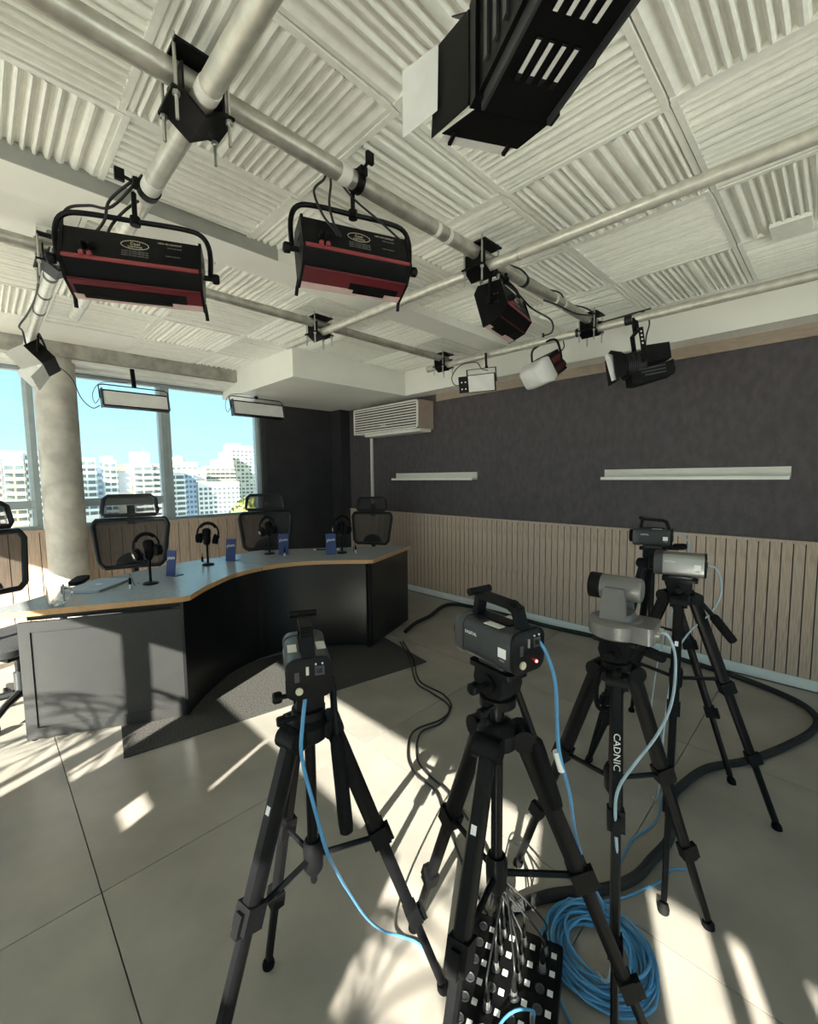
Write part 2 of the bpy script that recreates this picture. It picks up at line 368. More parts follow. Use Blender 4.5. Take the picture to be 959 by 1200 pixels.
# back wall (outside the frame): glazing added to let in more ambient daylight
wb = struct(MB().lo((XL, YB-.12, 0), (XR+.1, YB, .25)).lo((XL, YB-.12, 2.5), (XR+.1, YB, 2.9)).lo((XL, YB-.12, .25), (-2.8, YB, 2.5)).lo((3.4, YB-.12, .25), (XR+.1, YB, 2.5)).lo((.25, YB-.12, .25), (.4, YB, 2.5)).build('wall_back', M['plaster']))
f = struct(MB().lo((-2.8, YB-.08, .25), (3.4, YB-.04, .29)).build('window_11', M['alu']))
MB().lo((-2.8, YB-.065, .29), (.25, YB-.06, 2.5)).build('pane', GL, f); MB().lo((.4, YB-.065, .29), (3.4, YB-.06, 2.5)).build('pane', GL, f)
struct(MB().lo((-7.5, YB-3, -.25), (XL-.12, YW+.5, -.06)).lo((XL-.12, YB-7, -.25), (XR+3, YB-.12, -.06)).build('added_bounce_terrace', M['plaster']))  # unseen terrace slab, added to bounce sunlight up onto the ceiling
# round concrete column in front of the windows
struct(MB().lathe([(.158, 0), (.158, 2.62)], (.575, 5.22, 0), n=40).build('concrete_column', M['concrete'], org=(.575, 5.22, 0)))

# ------------------------------------------------------------------ the city beyond the glass
struct(MB().lo((-1500, -1500, -34), (1500, 1500, -33)).build('ground', M['ground']))
def sky_block(name, label, x0, x1, y, zt, wall, dep=7, floors=None, fh=2.9, style='balcony', slabm='b_white', n_win=0, group='apartment blocks beyond the window', zb=-33, zstart=None):
    x0 += .15; x1 -= .15
    t = thing(name, label, 'building', ((x0+x1)/2, y, zb), group=group); Wd = x1-x0
    MB().lo((-Wd/2, 0, 0), (Wd/2, dep, zt-zb)).build('wall', M[wall], t)
    nf = floors or 9
    if style == 'balcony':
        bal = MB().lo((-Wd/2, -1.5, 0), (Wd/2, 0, 1.25)).mesh('balcony', M[slabm]); win = MB()
        k = max(2, int(Wd/3.2)); ww = Wd/k
        for i in range(k): win.lo((-Wd/2+i*ww+.35, -.12, .3), (-Wd/2+(i+1)*ww-.35, 0, 2.2))
        wm = win.mesh('window_band', M['b_win'])
        for i in range(nf):
            z = zt-zb-1.2-(i+1)*fh
            for nm, me in (('balcony', bal), ('window_band', wm)):
                o = bpy.data.objects.new(nm, me); C.objects.link(o); o.parent = t; o.location = (0, 0, z if nm == 'balcony' else z+.9)
    else:
        ww = Wd/n_win; wm = MB().lo((-ww*.32, -.15, 0), (ww*.32, .02, 1.5)).mesh('window', M['b_win'])
        for i in range(nf):
            for j in range(n_win):
                if style == 'odd' and (i*3+j*5) % 7 == 0: continue
                o = bpy.data.objects.new('window', wm); C.objects.link(o); o.parent = t; o.location = (-Wd/2+(j+.5)*ww, 0, zt-zb-2.2-(i+1)*fh+.8)
    MB().lo((-Wd/2, -.3, zt-zb), (Wd/2, dep, zt-zb+.7)).build('parapet', M[slabm], t)
    return t
sky_block('apartment_block', 'cream apartment block with glazed penthouse, seen left of the concrete column', 0, 7.0, 231, 9.5, 'b_red', floors=8)['label'] = 'red brick apartment block at the far left edge of the view'
c1 = sky_block('apartment_block', 'cream apartment block with glazed grey penthouse, left of the concrete column', 7.2, 13.8, 230, 8.5, 'b_cream', floors=8, slabm='b_cream')
MB().lo((-3.1, 1, 41.5), (2.6, 7, 46.2)).build('penthouse', M['b_grey'], c1); MB().lo((-1.6, .8, 43.2), (2.3, 1, 44.4)).build('penthouse_window', M['b_cream'], c1)
sky_block('apartment_block', 'narrow white tower beside the glazed penthouse, left of the concrete column', 13.9, 20, 233, 12.5, 'b_white', floors=9)
sky_block('apartment_block', 'white balcony block just right of the concrete column', 33, 40.3, 250, 11.0, 'b_white', floors=9)
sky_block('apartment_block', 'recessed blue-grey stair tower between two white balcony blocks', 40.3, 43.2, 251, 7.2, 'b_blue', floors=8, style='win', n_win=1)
c2 = sky_block('apartment_block', 'white balcony block with a stepped roof, second right of the concrete column', 43.0, 48.6, 250, 10.0, 'b_white', floors=9)
MB().lo((-2.6, 2, 43), (1.8, 7, 45.6)).build('roof_room', M['b_white'], c2)
sky_block('apartment_block', 'dark glazed office block with a cream frame above the second chair', 48.7, 55.2, 252, 8.2, 'b_cream', floors=5, style='win', n_win=5, slabm='b_cream')
MB().lo((-2.7, -.4, 27.8), (2.7, 0, 38.2)).build('curtain_wall', M['b_grey'], bpy.data.objects['apartment_block.006'])
c3 = sky_block('apartment_block', 'white balcony block carrying a square rooftop tank house', 55.3, 64.0, 250, 8.5, 'b_white', floors=9)
MB().lo((-4.0, 1, 41.5), (3.6, 7, 48)).build('tank_house', M['b_cream'], c3)
sky_block('apartment_block', 'white balcony block cut off by the window mullion', 64.3, 73, 251, 8.6, 'b_white', floors=9)
sky_block('apartment_block', 'pale blue-white balcony block just right of the window mullion', 73.4, 83, 262, 4.2, 'b_white', floors=8)
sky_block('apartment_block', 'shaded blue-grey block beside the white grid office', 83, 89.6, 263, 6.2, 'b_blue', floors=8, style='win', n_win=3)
sky_block('office_block', 'white office block with a regular grid of dark windows', 89.8, 114, 262, -1.3, 'b_white', floors=8, style='win', n_win=9, fh=2.75, group=None)
g = thing('gabled_house', 'dark grey gabled roof behind the white grid office', 'building', (96, 285, -33))
MB().lo((-7, 0, 0), (7, 12, 34)).build('wall', M['b_cream'], g); MB().ext([(-7.3, 33.6), (-6.5, 39.5), (7.3, 33.6)], 'y', -.5, 12).build('roof', M['roof'], g)
c4 = sky_block('apartment_block', 'cream apartment block with a domed roof storey behind the gabled roof', 84, 104, 302, 11.5, 'b_cream', floors=6, style='odd', n_win=6, slabm='b_cream')
MB().lathe([(4.4, 44), (4.3, 46.5), (3.4, 48.3), (1.2, 49.2)], (0, 6, 0), n=12).build('dome', M['b_cream'], c4)
sky_block('apartment_block', 'low cream block seen between the dome and the pink terraces', 104, 119, 340, 8.0, 'b_cream', floors=5, style='win', n_win=4, slabm='b_cream')
c5 = sky_block('apartment_block', 'stepped pinkish apartment block with terraces beside the tall tower', 116, 137, 322, 9.5, 'b_pink', floors=9, slabm='b_cream')
MB().lo((-4, 1, 42), (10.2, 7, 48)).build('upper_storey', M['b_cream'], c5); MB().lo((2, 2, 48), (10.2, 7, 53)).build('upper_storey', M['b_pink'], c5)
c6 = sky_block('apartment_tower', 'tall cream tower with small square windows at the right of the view', 136, 166, 332, 25.5, 'b_cream', floors=15, style='odd', n_win=9, slabm='b_cream', group=None)
MB().lo((-13, 2, 58.5), (-3, 7, 61)).build('roof_room', M['b_cream'], c6)
# the green tree at the lower right corner of the glazing
t = thing('broad_tree', 'broad yellow-green tree below the tall tower, at the right corner of the window', 'tree', (69.5, 150, -33))
R = random.Random(3); m = MB()
for k in range(900):
    a, b, q = R.uniform(0, 2*PI), math.acos(R.uniform(-1, 1)), R.uniform(.75, 1.03)
    c = V((8.2*q*math.sin(b)*math.cos(a), 5*q*math.sin(b)*math.sin(a), 20.2+8.0*q*math.cos(b)))
    u = V((R.uniform(-1, 1), R.uniform(-1, 1), R.uniform(-1, 1))).normalized(); v = u.orthogonal().normalized(); s = R.uniform(.35, .8)
    m.add([c+u*s, c+v*s, c-u*s, c-v*s], [(0, 1, 2, 3)])
MB().sphere((0, 0, 20), 7, 14, 9, (1.05, .6, 1)).build('crown', M['leaf'], t); tag(m.build('foliage', M['leaf'], t), kind='stuff')
MB().cyl((0, 0, 0), (0, 0, 16), .5, .3).build('trunk', M['bark'], t)
# ------------------------------------------------------------------ lighting grid under the ceiling
def pipe(name, label, a, b, r, m, tapes=(), corr=False, open_end=False):
    a, b = V(a), V(b); d = b-a; t = MB()
    if corr:
        n = 28; x, y, _ = basis(d); ring = lambda c, rr: [c+x*(rr*(1-.03*(i % 2))*math.cos(2*PI*i/n))+y*(rr*(1-.03*(i % 2))*math.sin(2*PI*i/n)) for i in range(n)]
        t.loft([ring(a, r), ring(b, r)])
    elif open_end:
        x, y, _ = basis(d); n = 20; ring = lambda c, rr: [c+x*(rr*math.cos(2*PI*i/n))+y*(rr*math.sin(2*PI*i/n)) for i in range(n)]
        t.loft([ring(a+d*.08, r*.86), ring(a, r*.86), ring(a, r), ring(b, r)], cap=False)
    else: t.cyl(a, b, r, n=20)
    o = tag(t.build(name, m, org=a), label, 'pipe')
    for f, wd, mm in tapes:
        c = a+d*f; u = d.normalized()*wd/2; MB().cyl(c-u-a, c+u-a, r+.0022, n=20).build('tape_band', mm, o)
    return o
RA, RP = .0325, .0315
W, K = M['tape'], M['cable']
pipe('grid_pipe', 'long grey grid pipe crossing above the two red-trimmed lights', (-1.2, 1.385, 2.632), (3.42, 1.385, 2.632), RA, M['pipe'],
     ((.487, .045, W), (.502, .03, M['steel']), (.60, .022, W), (.618, .022, W), (.768, .03, K), (.85, .02, W), (.875, .016, W)))
pipe('grid_pipe', 'thin grey grid pipe running behind the left light toward the soffit box', (-1.2, 2.815, 2.632), (3.36, 2.815, 2.632), .030, M['pipe'])
pipe('grid_pipe', 'ribbed pale pipe dropping from the top edge to the left light', (.525, .25, 2.568), (.525, 3.62, 2.568), RP, M['pipew'], ((.31, .035, W), (.345, .03, W), (.48, .14, W), (.92, .02, M['steel'])), corr=True)
pipe('grid_pipe', 'open ended short pipe with dark bands leading to the window beam', (.345, 2.66, 2.568), (.36, 5.04, 2.568), .031, M['pipew'],
     ((.14, .03, M['dgrey']), (.27, .03, M['dgrey']), (.41, .03, M['dgrey'])), open_end=True)
pipe('grid_pipe', 'bright pipe crossing from the right edge to the soffit box', (1.985, -.35, 2.566), (1.865, 3.26, 2.566), .0265, M['pipew'], ((.42, .012, M['steel']),))
pipe('grid_pipe', 'pale pipe running along the white bulkhead above the dark wall', (3.32, -.35, 2.568), (3.30, 3.02, 2.568), .029, M['pipew'], ((.435, .05, K), (.54, .04, K)))
# the clamps where two pipes cross
def clamp(x, y, label, flip=1, first=[]):
    if first: return dup(first[0], label, (x, y, 2.6), group='black cross clamps on the pipe grid')
    t = thing('cross_clamp', label, 'clamp', (x, y, 2.6), group='black cross clamps on the pipe grid'); first.append(t)
    MB().lo((-.075, -.075, .066), (.075, .075, .074)).build('top_plate', M['black'], t)
    s = MB()
    for sg in (-1, 1):
        s.ext([(sg*.085, -.052), (sg*.055, -.052), (0, -.088), (0, -.080), (sg*.052, -.044), (sg*.085, -.044)], 'y', -.065, .065)
    s.build('saddle', M['black'], t)
    for i in (-1, 1):
        MB().lo((i*.055-.003, -.062, -.044), (i*.055+.003, .062, .03)).build('side_plate', M['black'], t)
        for j in (-1, 1):
            q = MB().cyl((i*.072, j*.055, -.125), (i*.072, j*.055, .095), .0048, n=8); q.cyl((i*.072, j*.055, -.064), (i*.072, j*.055, -.054), .010, n=6); q.build('threaded_rod', M['steel'], t)
clamp(.525, 1.385, 'large black cross clamp nearest the top left corner')
clamp(.352, 2.815, 'black cross clamp at the open ended pipe, left of the left light')
clamp(1.932, 1.385, 'black cross clamp on the long pipe, above the boxy black light')
clamp(3.31, 1.385, 'black cross clamp at the far end of the long pipe on the bulkhead')
clamp(1.88, 2.815, 'black cross clamp in front of the white soffit box')
clamp(3.30, 2.815, 'small black cross clamp where the thin pipe meets the bulkhead pipe')
t = thing('power_strip', 'white power strip on the pipe beside the open pipe end', 'power strip', (.30, 2.81, 2.695)); MB().lo((-.02, -.03, -.03), (.27, .03, .025)).build('body', M['tape'], t)
for k in range(4): MB().cyl((.03+k*.06, -.0305, 0), (.03+k*.06, -.032, 0), .014, n=10).build('socket', M['inkg'], t)
# ------------------------------------------------------------------ wall unit, conduit and shelves
t = thing('air_conditioner', 'cream louvred air conditioner high in the corner on the dark wall', 'air conditioner', (XR, 4.15, 2.06))
y0, y1, xf = -.60, .62, -.265
b = MB().lo((xf+.012, y0, 0), (0, y1, .335)); b.lo((xf, y0, 0), (xf+.03, y0+.03, .335)); b.lo((xf, y1-.03, 0), (xf+.03, y1, .335)); b.lo((xf, y0, .315), (xf+.03, y1, .335)); b.lo((xf, y0, 0), (xf+.03, y1, .02)); b.build('body', M['ac'], t)
MB().lo((xf+.004, y0+.03, .02), (xf+.0125, y1-.03, .315)).build('grille_back', M['acd'], t)
lv = MB().ext([(xf-.004, .0), (xf+.008, .010), (xf+.008, .022), (xf-.004, .014)], 'y', y0+.03, y1-.03).mesh('louvre', M['ac'])
for k in range(9):
    o = bpy.data.objects.new('louvre', lv); C.objects.link(o); o.parent = t; o.location = (0, 0, .027+k*.0325)
MB().lo((xf+.02, y0-.004, .0), (-.001, y0+.002, .335)).build('side_panel', M['acs'], t)
MB().lo((xf+.03, y0, -.035), (-.04, y1-.2, .0)).build('drip_tray', M['ac'], t)
for k in range(3): MB().cyl((xf-.006, -.02+k*.035, .082), (xf+.002, -.02+k*.035, .082), .007, n=8).build('button', M['white'], t)
tag(MB().lo((XR-.03, 4.68, 1.026), (XR, 4.71, 2.03)).build('conduit', M['shelf'], org=(XR, 4.695, 1.026)), 'white conduit running down the dark wall from the air conditioner', 'conduit')
for lab, ya, yb in (('shorter pale wall shelf left on the dark wall', 2.89, 4.20), ('longer pale wall shelf right on the dark wall, behind the cameras', .255, 1.50)):
    t = thing('wall_shelf', lab, 'shelf', (XR, (ya+yb)/2, 1.45), group='pale ledge shelves on the dark wall'); L = (yb-ya)/2
    MB().lo((-.10, -L, 0), (0, L, .016)).build('board', M['shelf'], t)
    MB().lo((-.016, -L, .016), (0, L, .085)).build('back_lip', M['shelf'], t)
    MB().lo((-.104, -L, -.004), (-.10, L, .020)).build('front_edge', M['soffit'], t)
# ------------------------------------------------------------------ carpet and the curved presenters' desk
RUGP = [(.46, 2.66), (2.472, 2.302), (2.62, 3.13), (.60, 3.49)]
tag(MB().slab(RUGP, .0005, .008).build('carpet', M['rug']), 'dark grey carpet mat lying under the curved desk', 'carpet')
ZT, SCL = .785, .953
front_l = [(-.06, 3.385), (.042, 3.337), (.479, 3.125), (.880, 2.935), (.925, 2.94), (.97, 2.994), (1.076, 3.108), (1.207, 3.221), (1.348, 3.333), (1.50, 3.400), (1.652, 3.432)]
back_l = [(1.573, 4.16), (1.457, 4.174), (1.161, 4.154), (.859, 4.031), (.60, 3.90), (.373, 3.74), (.163, 3.56), (.0, 3.45)]
front_r = [(1.660, 3.433), (1.80, 3.432), (1.94, 3.394), (2.05, 3.34), (2.162, 3.26), (2.31, 3.13), (2.45, 2.985), (2.49, 2.965), (2.90, 3.118), (3.262, 3.262)]
back_r = [(2.976, 3.505), (2.682, 3.747), (2.50, 3.90), (2.32, 4.05), (2.10, 4.16), (1.892, 4.21), (1.70, 4.19), (1.581, 4.16)]
S = lambda P: [(x*SCL, y*SCL) for x, y in P]
def offs(P, d):                                     # shift a polyline to its left by d
    o = []
    for i, p in enumerate(P):
        a = V((*P[max(i-1, 0)], 0)); b = V((*P[min(i+1, len(P)-1)], 0)); t = (b-a).normalized(); o.append((p[0]-t.y*d, p[1]+t.x*d))
    return o
def ribbon(P, z0, z1, d, m=None):                   # upright sheet of thickness d along a polyline
    Q = offs(P, d); m = m or MB()
    return m.loft([[V((*p, z0)), V((*q, z0)), V((*q, z1)), V((*p, z1))] for p, q in zip(P, Q)])
def desk_unit(label, fr, bk, base, i0, i1, side):
    t = thing('curved_desk', label, 'desk', base, group='two halves of the curved desk')
    loc = lambda P: [(x-base[0], y-base[1]) for x, y in S(P)]
    F, B = loc(fr), loc(bk)
    MB().slab(F+B, ZT-.028, ZT).build('desktop', M['top'], t)
    ribbon(offs(F, -.003), ZT-.031, ZT+.0005, .004).build('edge_band', M['edge'], t)
    if side < 0: ribbon(offs(B[4:]+[F[0]], -.003), ZT-.031, ZT+.0005, .004).build('edge_band', M['edge'], t)
    else: ribbon(offs([F[-1]]+B[:1], -.003), ZT-.031, ZT+.0005, .004).build('edge_band', M['edge'], t)
    ribbon(offs(F[i0:i1], .045), .02, ZT-.03, .018).build('curved_panel', M['panel'], t)
    for q in (F[i0], F[i1-1]):
        pass
    return t, F, B
dl, F, B = desk_unit('left half of the curved desk with the sunlit framed side panel', front_l, back_l, (.8, 3.4, 0), 4, 11, -1)
a, b = V((.113-.8, 3.25-3.4, 0)), V((.857-.8, 2.872-3.4, 0)); u = (b-a).normalized(); n = V((u.y, -u.x, 0)); L = (b-a).length
def quadpanel(m, s0, s1, z0, z1, o0, o1):
    P = [a+u*s0, a+u*s1]; return m.loft([[p+n*o0+V((0, 0, z0)), p+n*o1+V((0, 0, z0)), p+n*o1+V((0, 0, z1)), p+n*o0+V((0, 0, z1))] for p in P])
fm = MB(); quadpanel(fm, 0, .055, .012, .70, 0, .02); quadpanel(fm, L-.055, L, .012, .70, 0, .02); quadpanel(fm, .055, L-.055, .012, .075, 0, .02); quadpanel(fm, .055, L-.055, .64, .70, 0, .02)
fm.build('panel_frame', M['panelg'], dl); quadpanel(MB(), .05, L-.05, .07, .65, -.002, .012).build('side_panel', M['panelg'], dl)
quadpanel(MB(), .03, L-.02, .70, ZT-.028, -.06, -.02).build('apron', M['panel'], dl)
for s in (.03, L-.04): MB().cyl(a+u*s+V((0, 0, 0)), a+u*s+V((0, 0, .02)), .016, n=10).build('levelling_foot', M['black'], dl)
dr, F, B = desk_unit('right half of the curved desk with plain black front panels', front_r, back_r, (2.2, 3.4, 0), 0, 7, 1)
p0, p1 = V((2.345-2.2, 2.86-3.4, 0)), V((3.05-2.2, 3.115-3.4, 0)); u = (p1-p0).normalized(); n = V((u.y, -u.x, 0)); a = p0; L = (p1-p0).length
quadpanel(MB(), .02, L, .02, ZT-.03, 0, .018).build('side_panel', M['panel'], dr)
MB().lo((-.012, -.012, .009), (.016, .016, ZT-.03)).build('corner_post', M['panel'], dr).location = (p0.x-.002, p0.y+.004, 0)
MB().lo((1.535-2.2, 3.312-3.4, .02), (1.625-2.2, 3.36-3.4, ZT-.03)).lo((1.58-2.2, 3.36-3.4, .02), (1.60-2.2, 3.9-3.4, ZT-.03)).build('centre_support', M['panel'], dr)
MB().lo((2.86-2.2, 3.12-3.4, .02), (2.88-2.2, 3.35-3.4, ZT-.03)).build('back_support', M['panel'], dr)

# ------------------------------------------------------------------ things on the desk
def on(x, y): return (x*SCL, y*SCL, ZT)
def mic(label, x, y, rz, first=[]):
    if first: return dup(first[0], label, on(x, y), (0, 0, rz), 'desk microphones')
    t = thing('desk_microphone', label, 'microphone', on(x, y), (0, 0, rz), 'desk microphones'); first.append(t)
    MB().lathe([(.048, 0), (.048, .008), (.040, .014), (.012, .018)], n=20).build('base', M['black'], t)
    MB().cyl((0, 0, .015), (0, 0, .17), .0085, n=10).build('pole', M['black'], t)
    MB().lathe([(.012, 0), (.020, .008), (.028, .03), (.030, .06), (.030, .085)], (0, 0, .165), n=16).build('body', M['blackp'], t)
    MB().lathe([(.031, 0), (.035, .02), (.033, .04), (.024, .052), (.008, .057)], (0, 0, .25), n=16).build('pop_filter', M['grip'], t)
    MB().tube([(0, -.045, .215), (0, -.048, .19), (0, 0, .165), (0, .048, .19), (0, .045, .215)], .005, smooth=3).build('shock_mount', M['dgrey'], t)
mic('black desk microphone beside the laptop, frontmost of the four', .835, 3.475, -.8)
mic('black desk microphone between the second and third blue signs from the left', 1.997, 3.963, -1.0)
mic('black desk microphone in the middle of the left desk half, before the slatted parapet', 1.374, 3.861, -.9)
mic('black desk microphone nearest the wall corner, right of the last blue sign', 2.504, 3.458, -1.1)
def phones(label, x, y, rz, tilt, z=.175, first=[]):
    lc = (x*SCL, y*SCL, ZT+z)
    if first: return dup(first[0], label, lc, (tilt, 0, rz), 'headphones on the microphones')
    t = thing('headphones', label, 'headphones', lc, (tilt, 0, rz), 'headphones on the microphones'); first.append(t)
    P = [(0, .082*math.sin(q), .085+.095*math.cos(q)) for q in [math.radians(k) for k in range(-115, 116, 15)]]
    MB().tube(P, .0075, n=8).build('headband', M['blackp'], t)
    MB().tube([(0, p[1]*.9, (p[2]-.085)*.9+.085) for p in P[4:-4]], .010, n=8).build('headband_pad', M['grip'], t)
    for s in (-1, 1):
        c = MB().lathe([(.030, 0), (.040, .006), (.041, .016), (.034, .024), (.020, .027)], (0, s*.062, .045), (0, s, -.12), n=18).build('ear_cup', M['blackp'], t)
        MB().lathe([(.040, -.016), (.043, -.008), (.038, .0)], (0, s*.062, .045), (0, s, -.12), n=18).build('ear_pad', M['grip'], c)
        MB().lathe([(.017, .027), (.017, .029)], (0, s*.062, .045), (0, s, -.12), n=16).build('cup_badge', M['steel'], c)
phones('black headphones with a silver cup badge on the microphone beside the laptop', .835, 3.475, -1.45, .15)
phones('black headphones on the microphone in the middle of the left desk half', 1.374, 3.861, -2.15, -.12)
phones('black headphones on the microphone of the third seat, before the dark wall', 1.997, 3.963, -1.5, .1)
phones('black headphones on the microphone of the fourth seat, by the corner chair', 2.504, 3.458, -1.9, -.1)
def sign(label, x, y, rz, first=[]):
    if first: return dup(first[0], label, on(x, y), (0, 0, rz), 'blue signs on the desk')
    t = thing('desk_sign', label, 'sign', on(x, y), (0, 0, rz), 'blue signs on the desk'); first.append(t)
    q = MB().prism([(-.045, 0), (.045, 0), (.045, .19), (-.045, .19)], lambda u, v: V((-.012-v*.12, u, v)), lambda u, v: V((-.017-v*.12, u, v)))
    q.build('card', M['signb'], t)
    MB().slab([(-.09, -.045), (-.012, -.045), (-.012, .045), (-.09, .045)], 0, .004).build('foot_plate', M['signb'], t)
    text('pluna', .036, M['white'], t, frame((0, 1, .12), (-.12, 0, 1), (-.0118-.135*.12, 0, .135)))
sign('blue desk sign turned edgewise beside the laptop microphone', .995, 3.625, -2.75)
sign('blue desk sign second from the left, right of the second microphone', 1.565, 3.875, -2.55)
sign('blue desk sign third from the left, right of the third microphone', 2.065, 3.815, -2.2)
sign('blue desk sign nearest the corner chair, left of the last microphone', 2.375, 3.46, -2.2)
def plug(label, x, y, first=[]):
    if first: return dup(first[0], label, on(x, y), None, 'headphone plugs on the desk')
    t = thing('headphone_plug', label, 'plug', on(x, y), group='headphone plugs on the desk'); first.append(t)
    MB().lathe([(.007, 0), (.007, .03), (.004, .034)], n=10).build('metal_tip', M['steel'], t)
    MB().lathe([(.008, .03), (.009, .034), (.009, .065), (.005, .075)], n=10).build('sleeve', M['blackp'], t)
    MB().tube([(0, 0, .074), (.004, .01, .10), (.02, .05, .07), (.045, .09, .003), (.08, .13, .003)], .002, n=6, smooth=4).build('cord', M['cable'], t)
plug('small black headphone plug standing between the laptop and first microphone', .697, 3.42)
plug('small black headphone plug beside the base of the second microphone', 1.333, 3.875)
plug('small headphone plug before the third blue sign', 2.035, 3.735)
plug('small headphone plug right of the last microphone, on the bare desk end', 2.594, 3.356)
t = thing('laptop', 'closed silver laptop on the left half of the desk', 'laptop', (.560*SCL, 3.665*SCL, ZT), (0, 0, math.radians(46)))
MB().slab(rrect(.34, .235, .014), .001, .010).build('base_shell', M['silver'], t); MB().slab(rrect(.34, .235, .014), .0112, .017).build('lid', M['silver'], t)
q = [(.020*math.cos(z)*(1 if not -.5 < z < .5 else .78), .022*math.sin(z)) for z in [k*2*PI/20-PI for k in range(20)]]
MB().slab(q, .0171, .0174).build('lid_emblem', M['white'], t)
t = thing('glass_mug', 'empty clear glass mug at the left end of the desk', 'mug', on(.29, 3.32))
MB().lathe([(.036, 0), (.041, .012), (.043, .11), (.040, .11), (.037, .014), (.0, .010)], n=24, cap=False).build('cup', M['glassm'], t)
MB().tube([(.042, 0, .095), (.065, 0, .09), (.072, 0, .06), (.06, 0, .03), (.041, 0, .028)], .005, n=8, smooth=4).build('handle', M['glassm'], t)
t = thing('pen', 'white pen lying behind the last blue sign', 'pen', on(2.50, 3.72), (0, 0, -.75)); MB().cyl((-.10, 0, .006), (.10, 0, .006), .006, n=8).build('barrel', M['blackp'], t)
for s in (-1, 1): MB().cyl((s*.10, 0, .006), (s*.125, 0, .006), .007, n=8).build('cap', M['white'], t)

# ------------------------------------------------------------------ mesh office chairs, facing +X
def chair(label, loc, rz, s, first=[]):
    if first:
        c = dup(first[0], label, loc, (0, 0, rz)); c.scale = (s, s, s); return c
    t = thing('office_chair', label, 'chair', loc, (0, 0, rz), 'black mesh office chairs behind the desk'); t.scale = (s, s, s); first.append(t)
    bk = lambda y, z: V((-.24-(z-.7)*.16-.10*(1-(y/.28)**2)*.35, y, z))
    out = [(-.20, .72), (.20, .72), (.235, .76), (.272, 1.06), (.25, 1.11), (-.25, 1.11), (-.272, 1.06), (-.235, .76)]
    ring = []
    for i in range(len(out)):
        p, q = out[i], out[(i+1) % len(out)]
        for k in range(5): ring.append((p[0]+(q[0]-p[0])*k/5, p[1]+(q[1]-p[1])*k/5))
    ring.append(ring[0])
    MB().tube([bk(*p) for p in ring], .019, n=8).build('back_frame', M['chair'], t)
    g = [[bk(-.265+.53*i/8*(1), .73+.37*j/6) for i in range(9)] for j in range(7)]
    g = [[bk((-.215-.05*j/6)+(.43+.10*j/6)*i/8, .73+.37*j/6) for i in range(9)] for j in range(7)]
    MB().loft(g, cap=False, close=False).build('back_mesh', M['mesh'], t)
    MB().loft([[bk(.13*math.cos(k*PI/10)*q, .735+.10*math.sin(k*PI/10)*q)+V((-.025, 0, 0)) for k in range(11)] for q in (.98, .5, .1)], cap=False, close=False).build('lumbar_pad', M['chair'], t)
    MB().tube([(-.30, 0, .74), (-.36, 0, .62), (-.26, 0, .45), (-.05, 0, .42)], .028, n=8, smooth=3).build('back_spine', M['chair'], t)
    hr = [(-.185, 1.15), (.185, 1.15), (.20, 1.175), (.185, 1.285), (.155, 1.31), (-.155, 1.31), (-.185, 1.285), (-.20, 1.175), (-.185, 1.15)]
    hk = lambda y, z: V((-.315+abs(y)*.12-(z-1.2)*.1, y, z))
    h = MB().tube([hk(*p) for p in hr], .017, n=8).build('headrest', M['chair'], t)
    MB().loft([[hk(-.18+.36*i/4, 1.155) for i in range(5)], [hk(-.17+.34*i/4, 1.305) for i in range(5)]], cap=False, close=False).build('headrest_mesh', M['mesh'], h)
    MB().box((-.335, 0, 1.15), (.02, .055, .16)).build('headrest_post', M['chair'], h)
    MB().loft([[V((x*k, y*k, z)) for x, y in rrect(.50, .50, .10)] for z, k in ((.425, .90), (.44, 1), (.475, 1), (.49, .93), (.493, .5))]).build('seat', M['fabric'], t)
    MB().lo((-.13, -.12, .37), (.12, .12, .425)).build('tilt_mechanism', M['chair'], t)
    for s_ in (-1, 1):
        ar = MB().tube([(-.02, s_*.16, .41), (-.02, s_*.27, .40), (-.02, s_*.30, .46), (-.02, s_*.30, .68)], .022, n=8, smooth=3).build('armrest', M['chair'], t)
        MB().slab(rrect(.26, .085, .035), .68, .708).build('arm_pad', M['grip'], ar).location = (.02, s_*.30, 0)
    MB().cyl((0, 0, .09), (0, 0, .25), .028).cyl((0, 0, .24), (0, 0, .38), .017).build('gas_lift', M['dgrey'], t)
    for k in range(5):
        a_ = k*2*PI/5+.3; d = V((math.cos(a_), math.sin(a_), 0))
        lg = MB().tube([d*.03+V((0, 0, .115)), d*.18+V((0, 0, .105)), d*.30+V((0, 0, .075))], lambda f: .026-.010*f, n=8).build('base_arm', M['chair'], t)
        pp = Vector_perp = V((-d.y, d.x, 0)); c = d*.31+V((0, 0, .03))
        MB().cyl(c-pp*.024, c-pp*.004, .030, n=14).cyl(c+pp*.004, c+pp*.024, .030, n=14).build('caster', M['blackp'], lg)
    return t
def seat_at(label, x, y, rz, s): chair(label, (x-math.cos(rz)*-.27*s, y-math.sin(rz)*-.27*s, 0), rz, s)
seat_at('black mesh office chair in front of the windows, right of the concrete column', .915, 4.335, math.radians(-112), 1.035)
seat_at('black mesh office chair cut off by the left edge of the picture', -.02, 3.985, math.radians(-62), 1.03)
seat_at('black mesh office chair before the dark wall, at the right window edge', 2.217, 4.455, math.radians(-118), 1.0)
seat_at('black mesh office chair in the far corner under the air conditioner', 3.385, 4.06, math.radians(-152), .945)
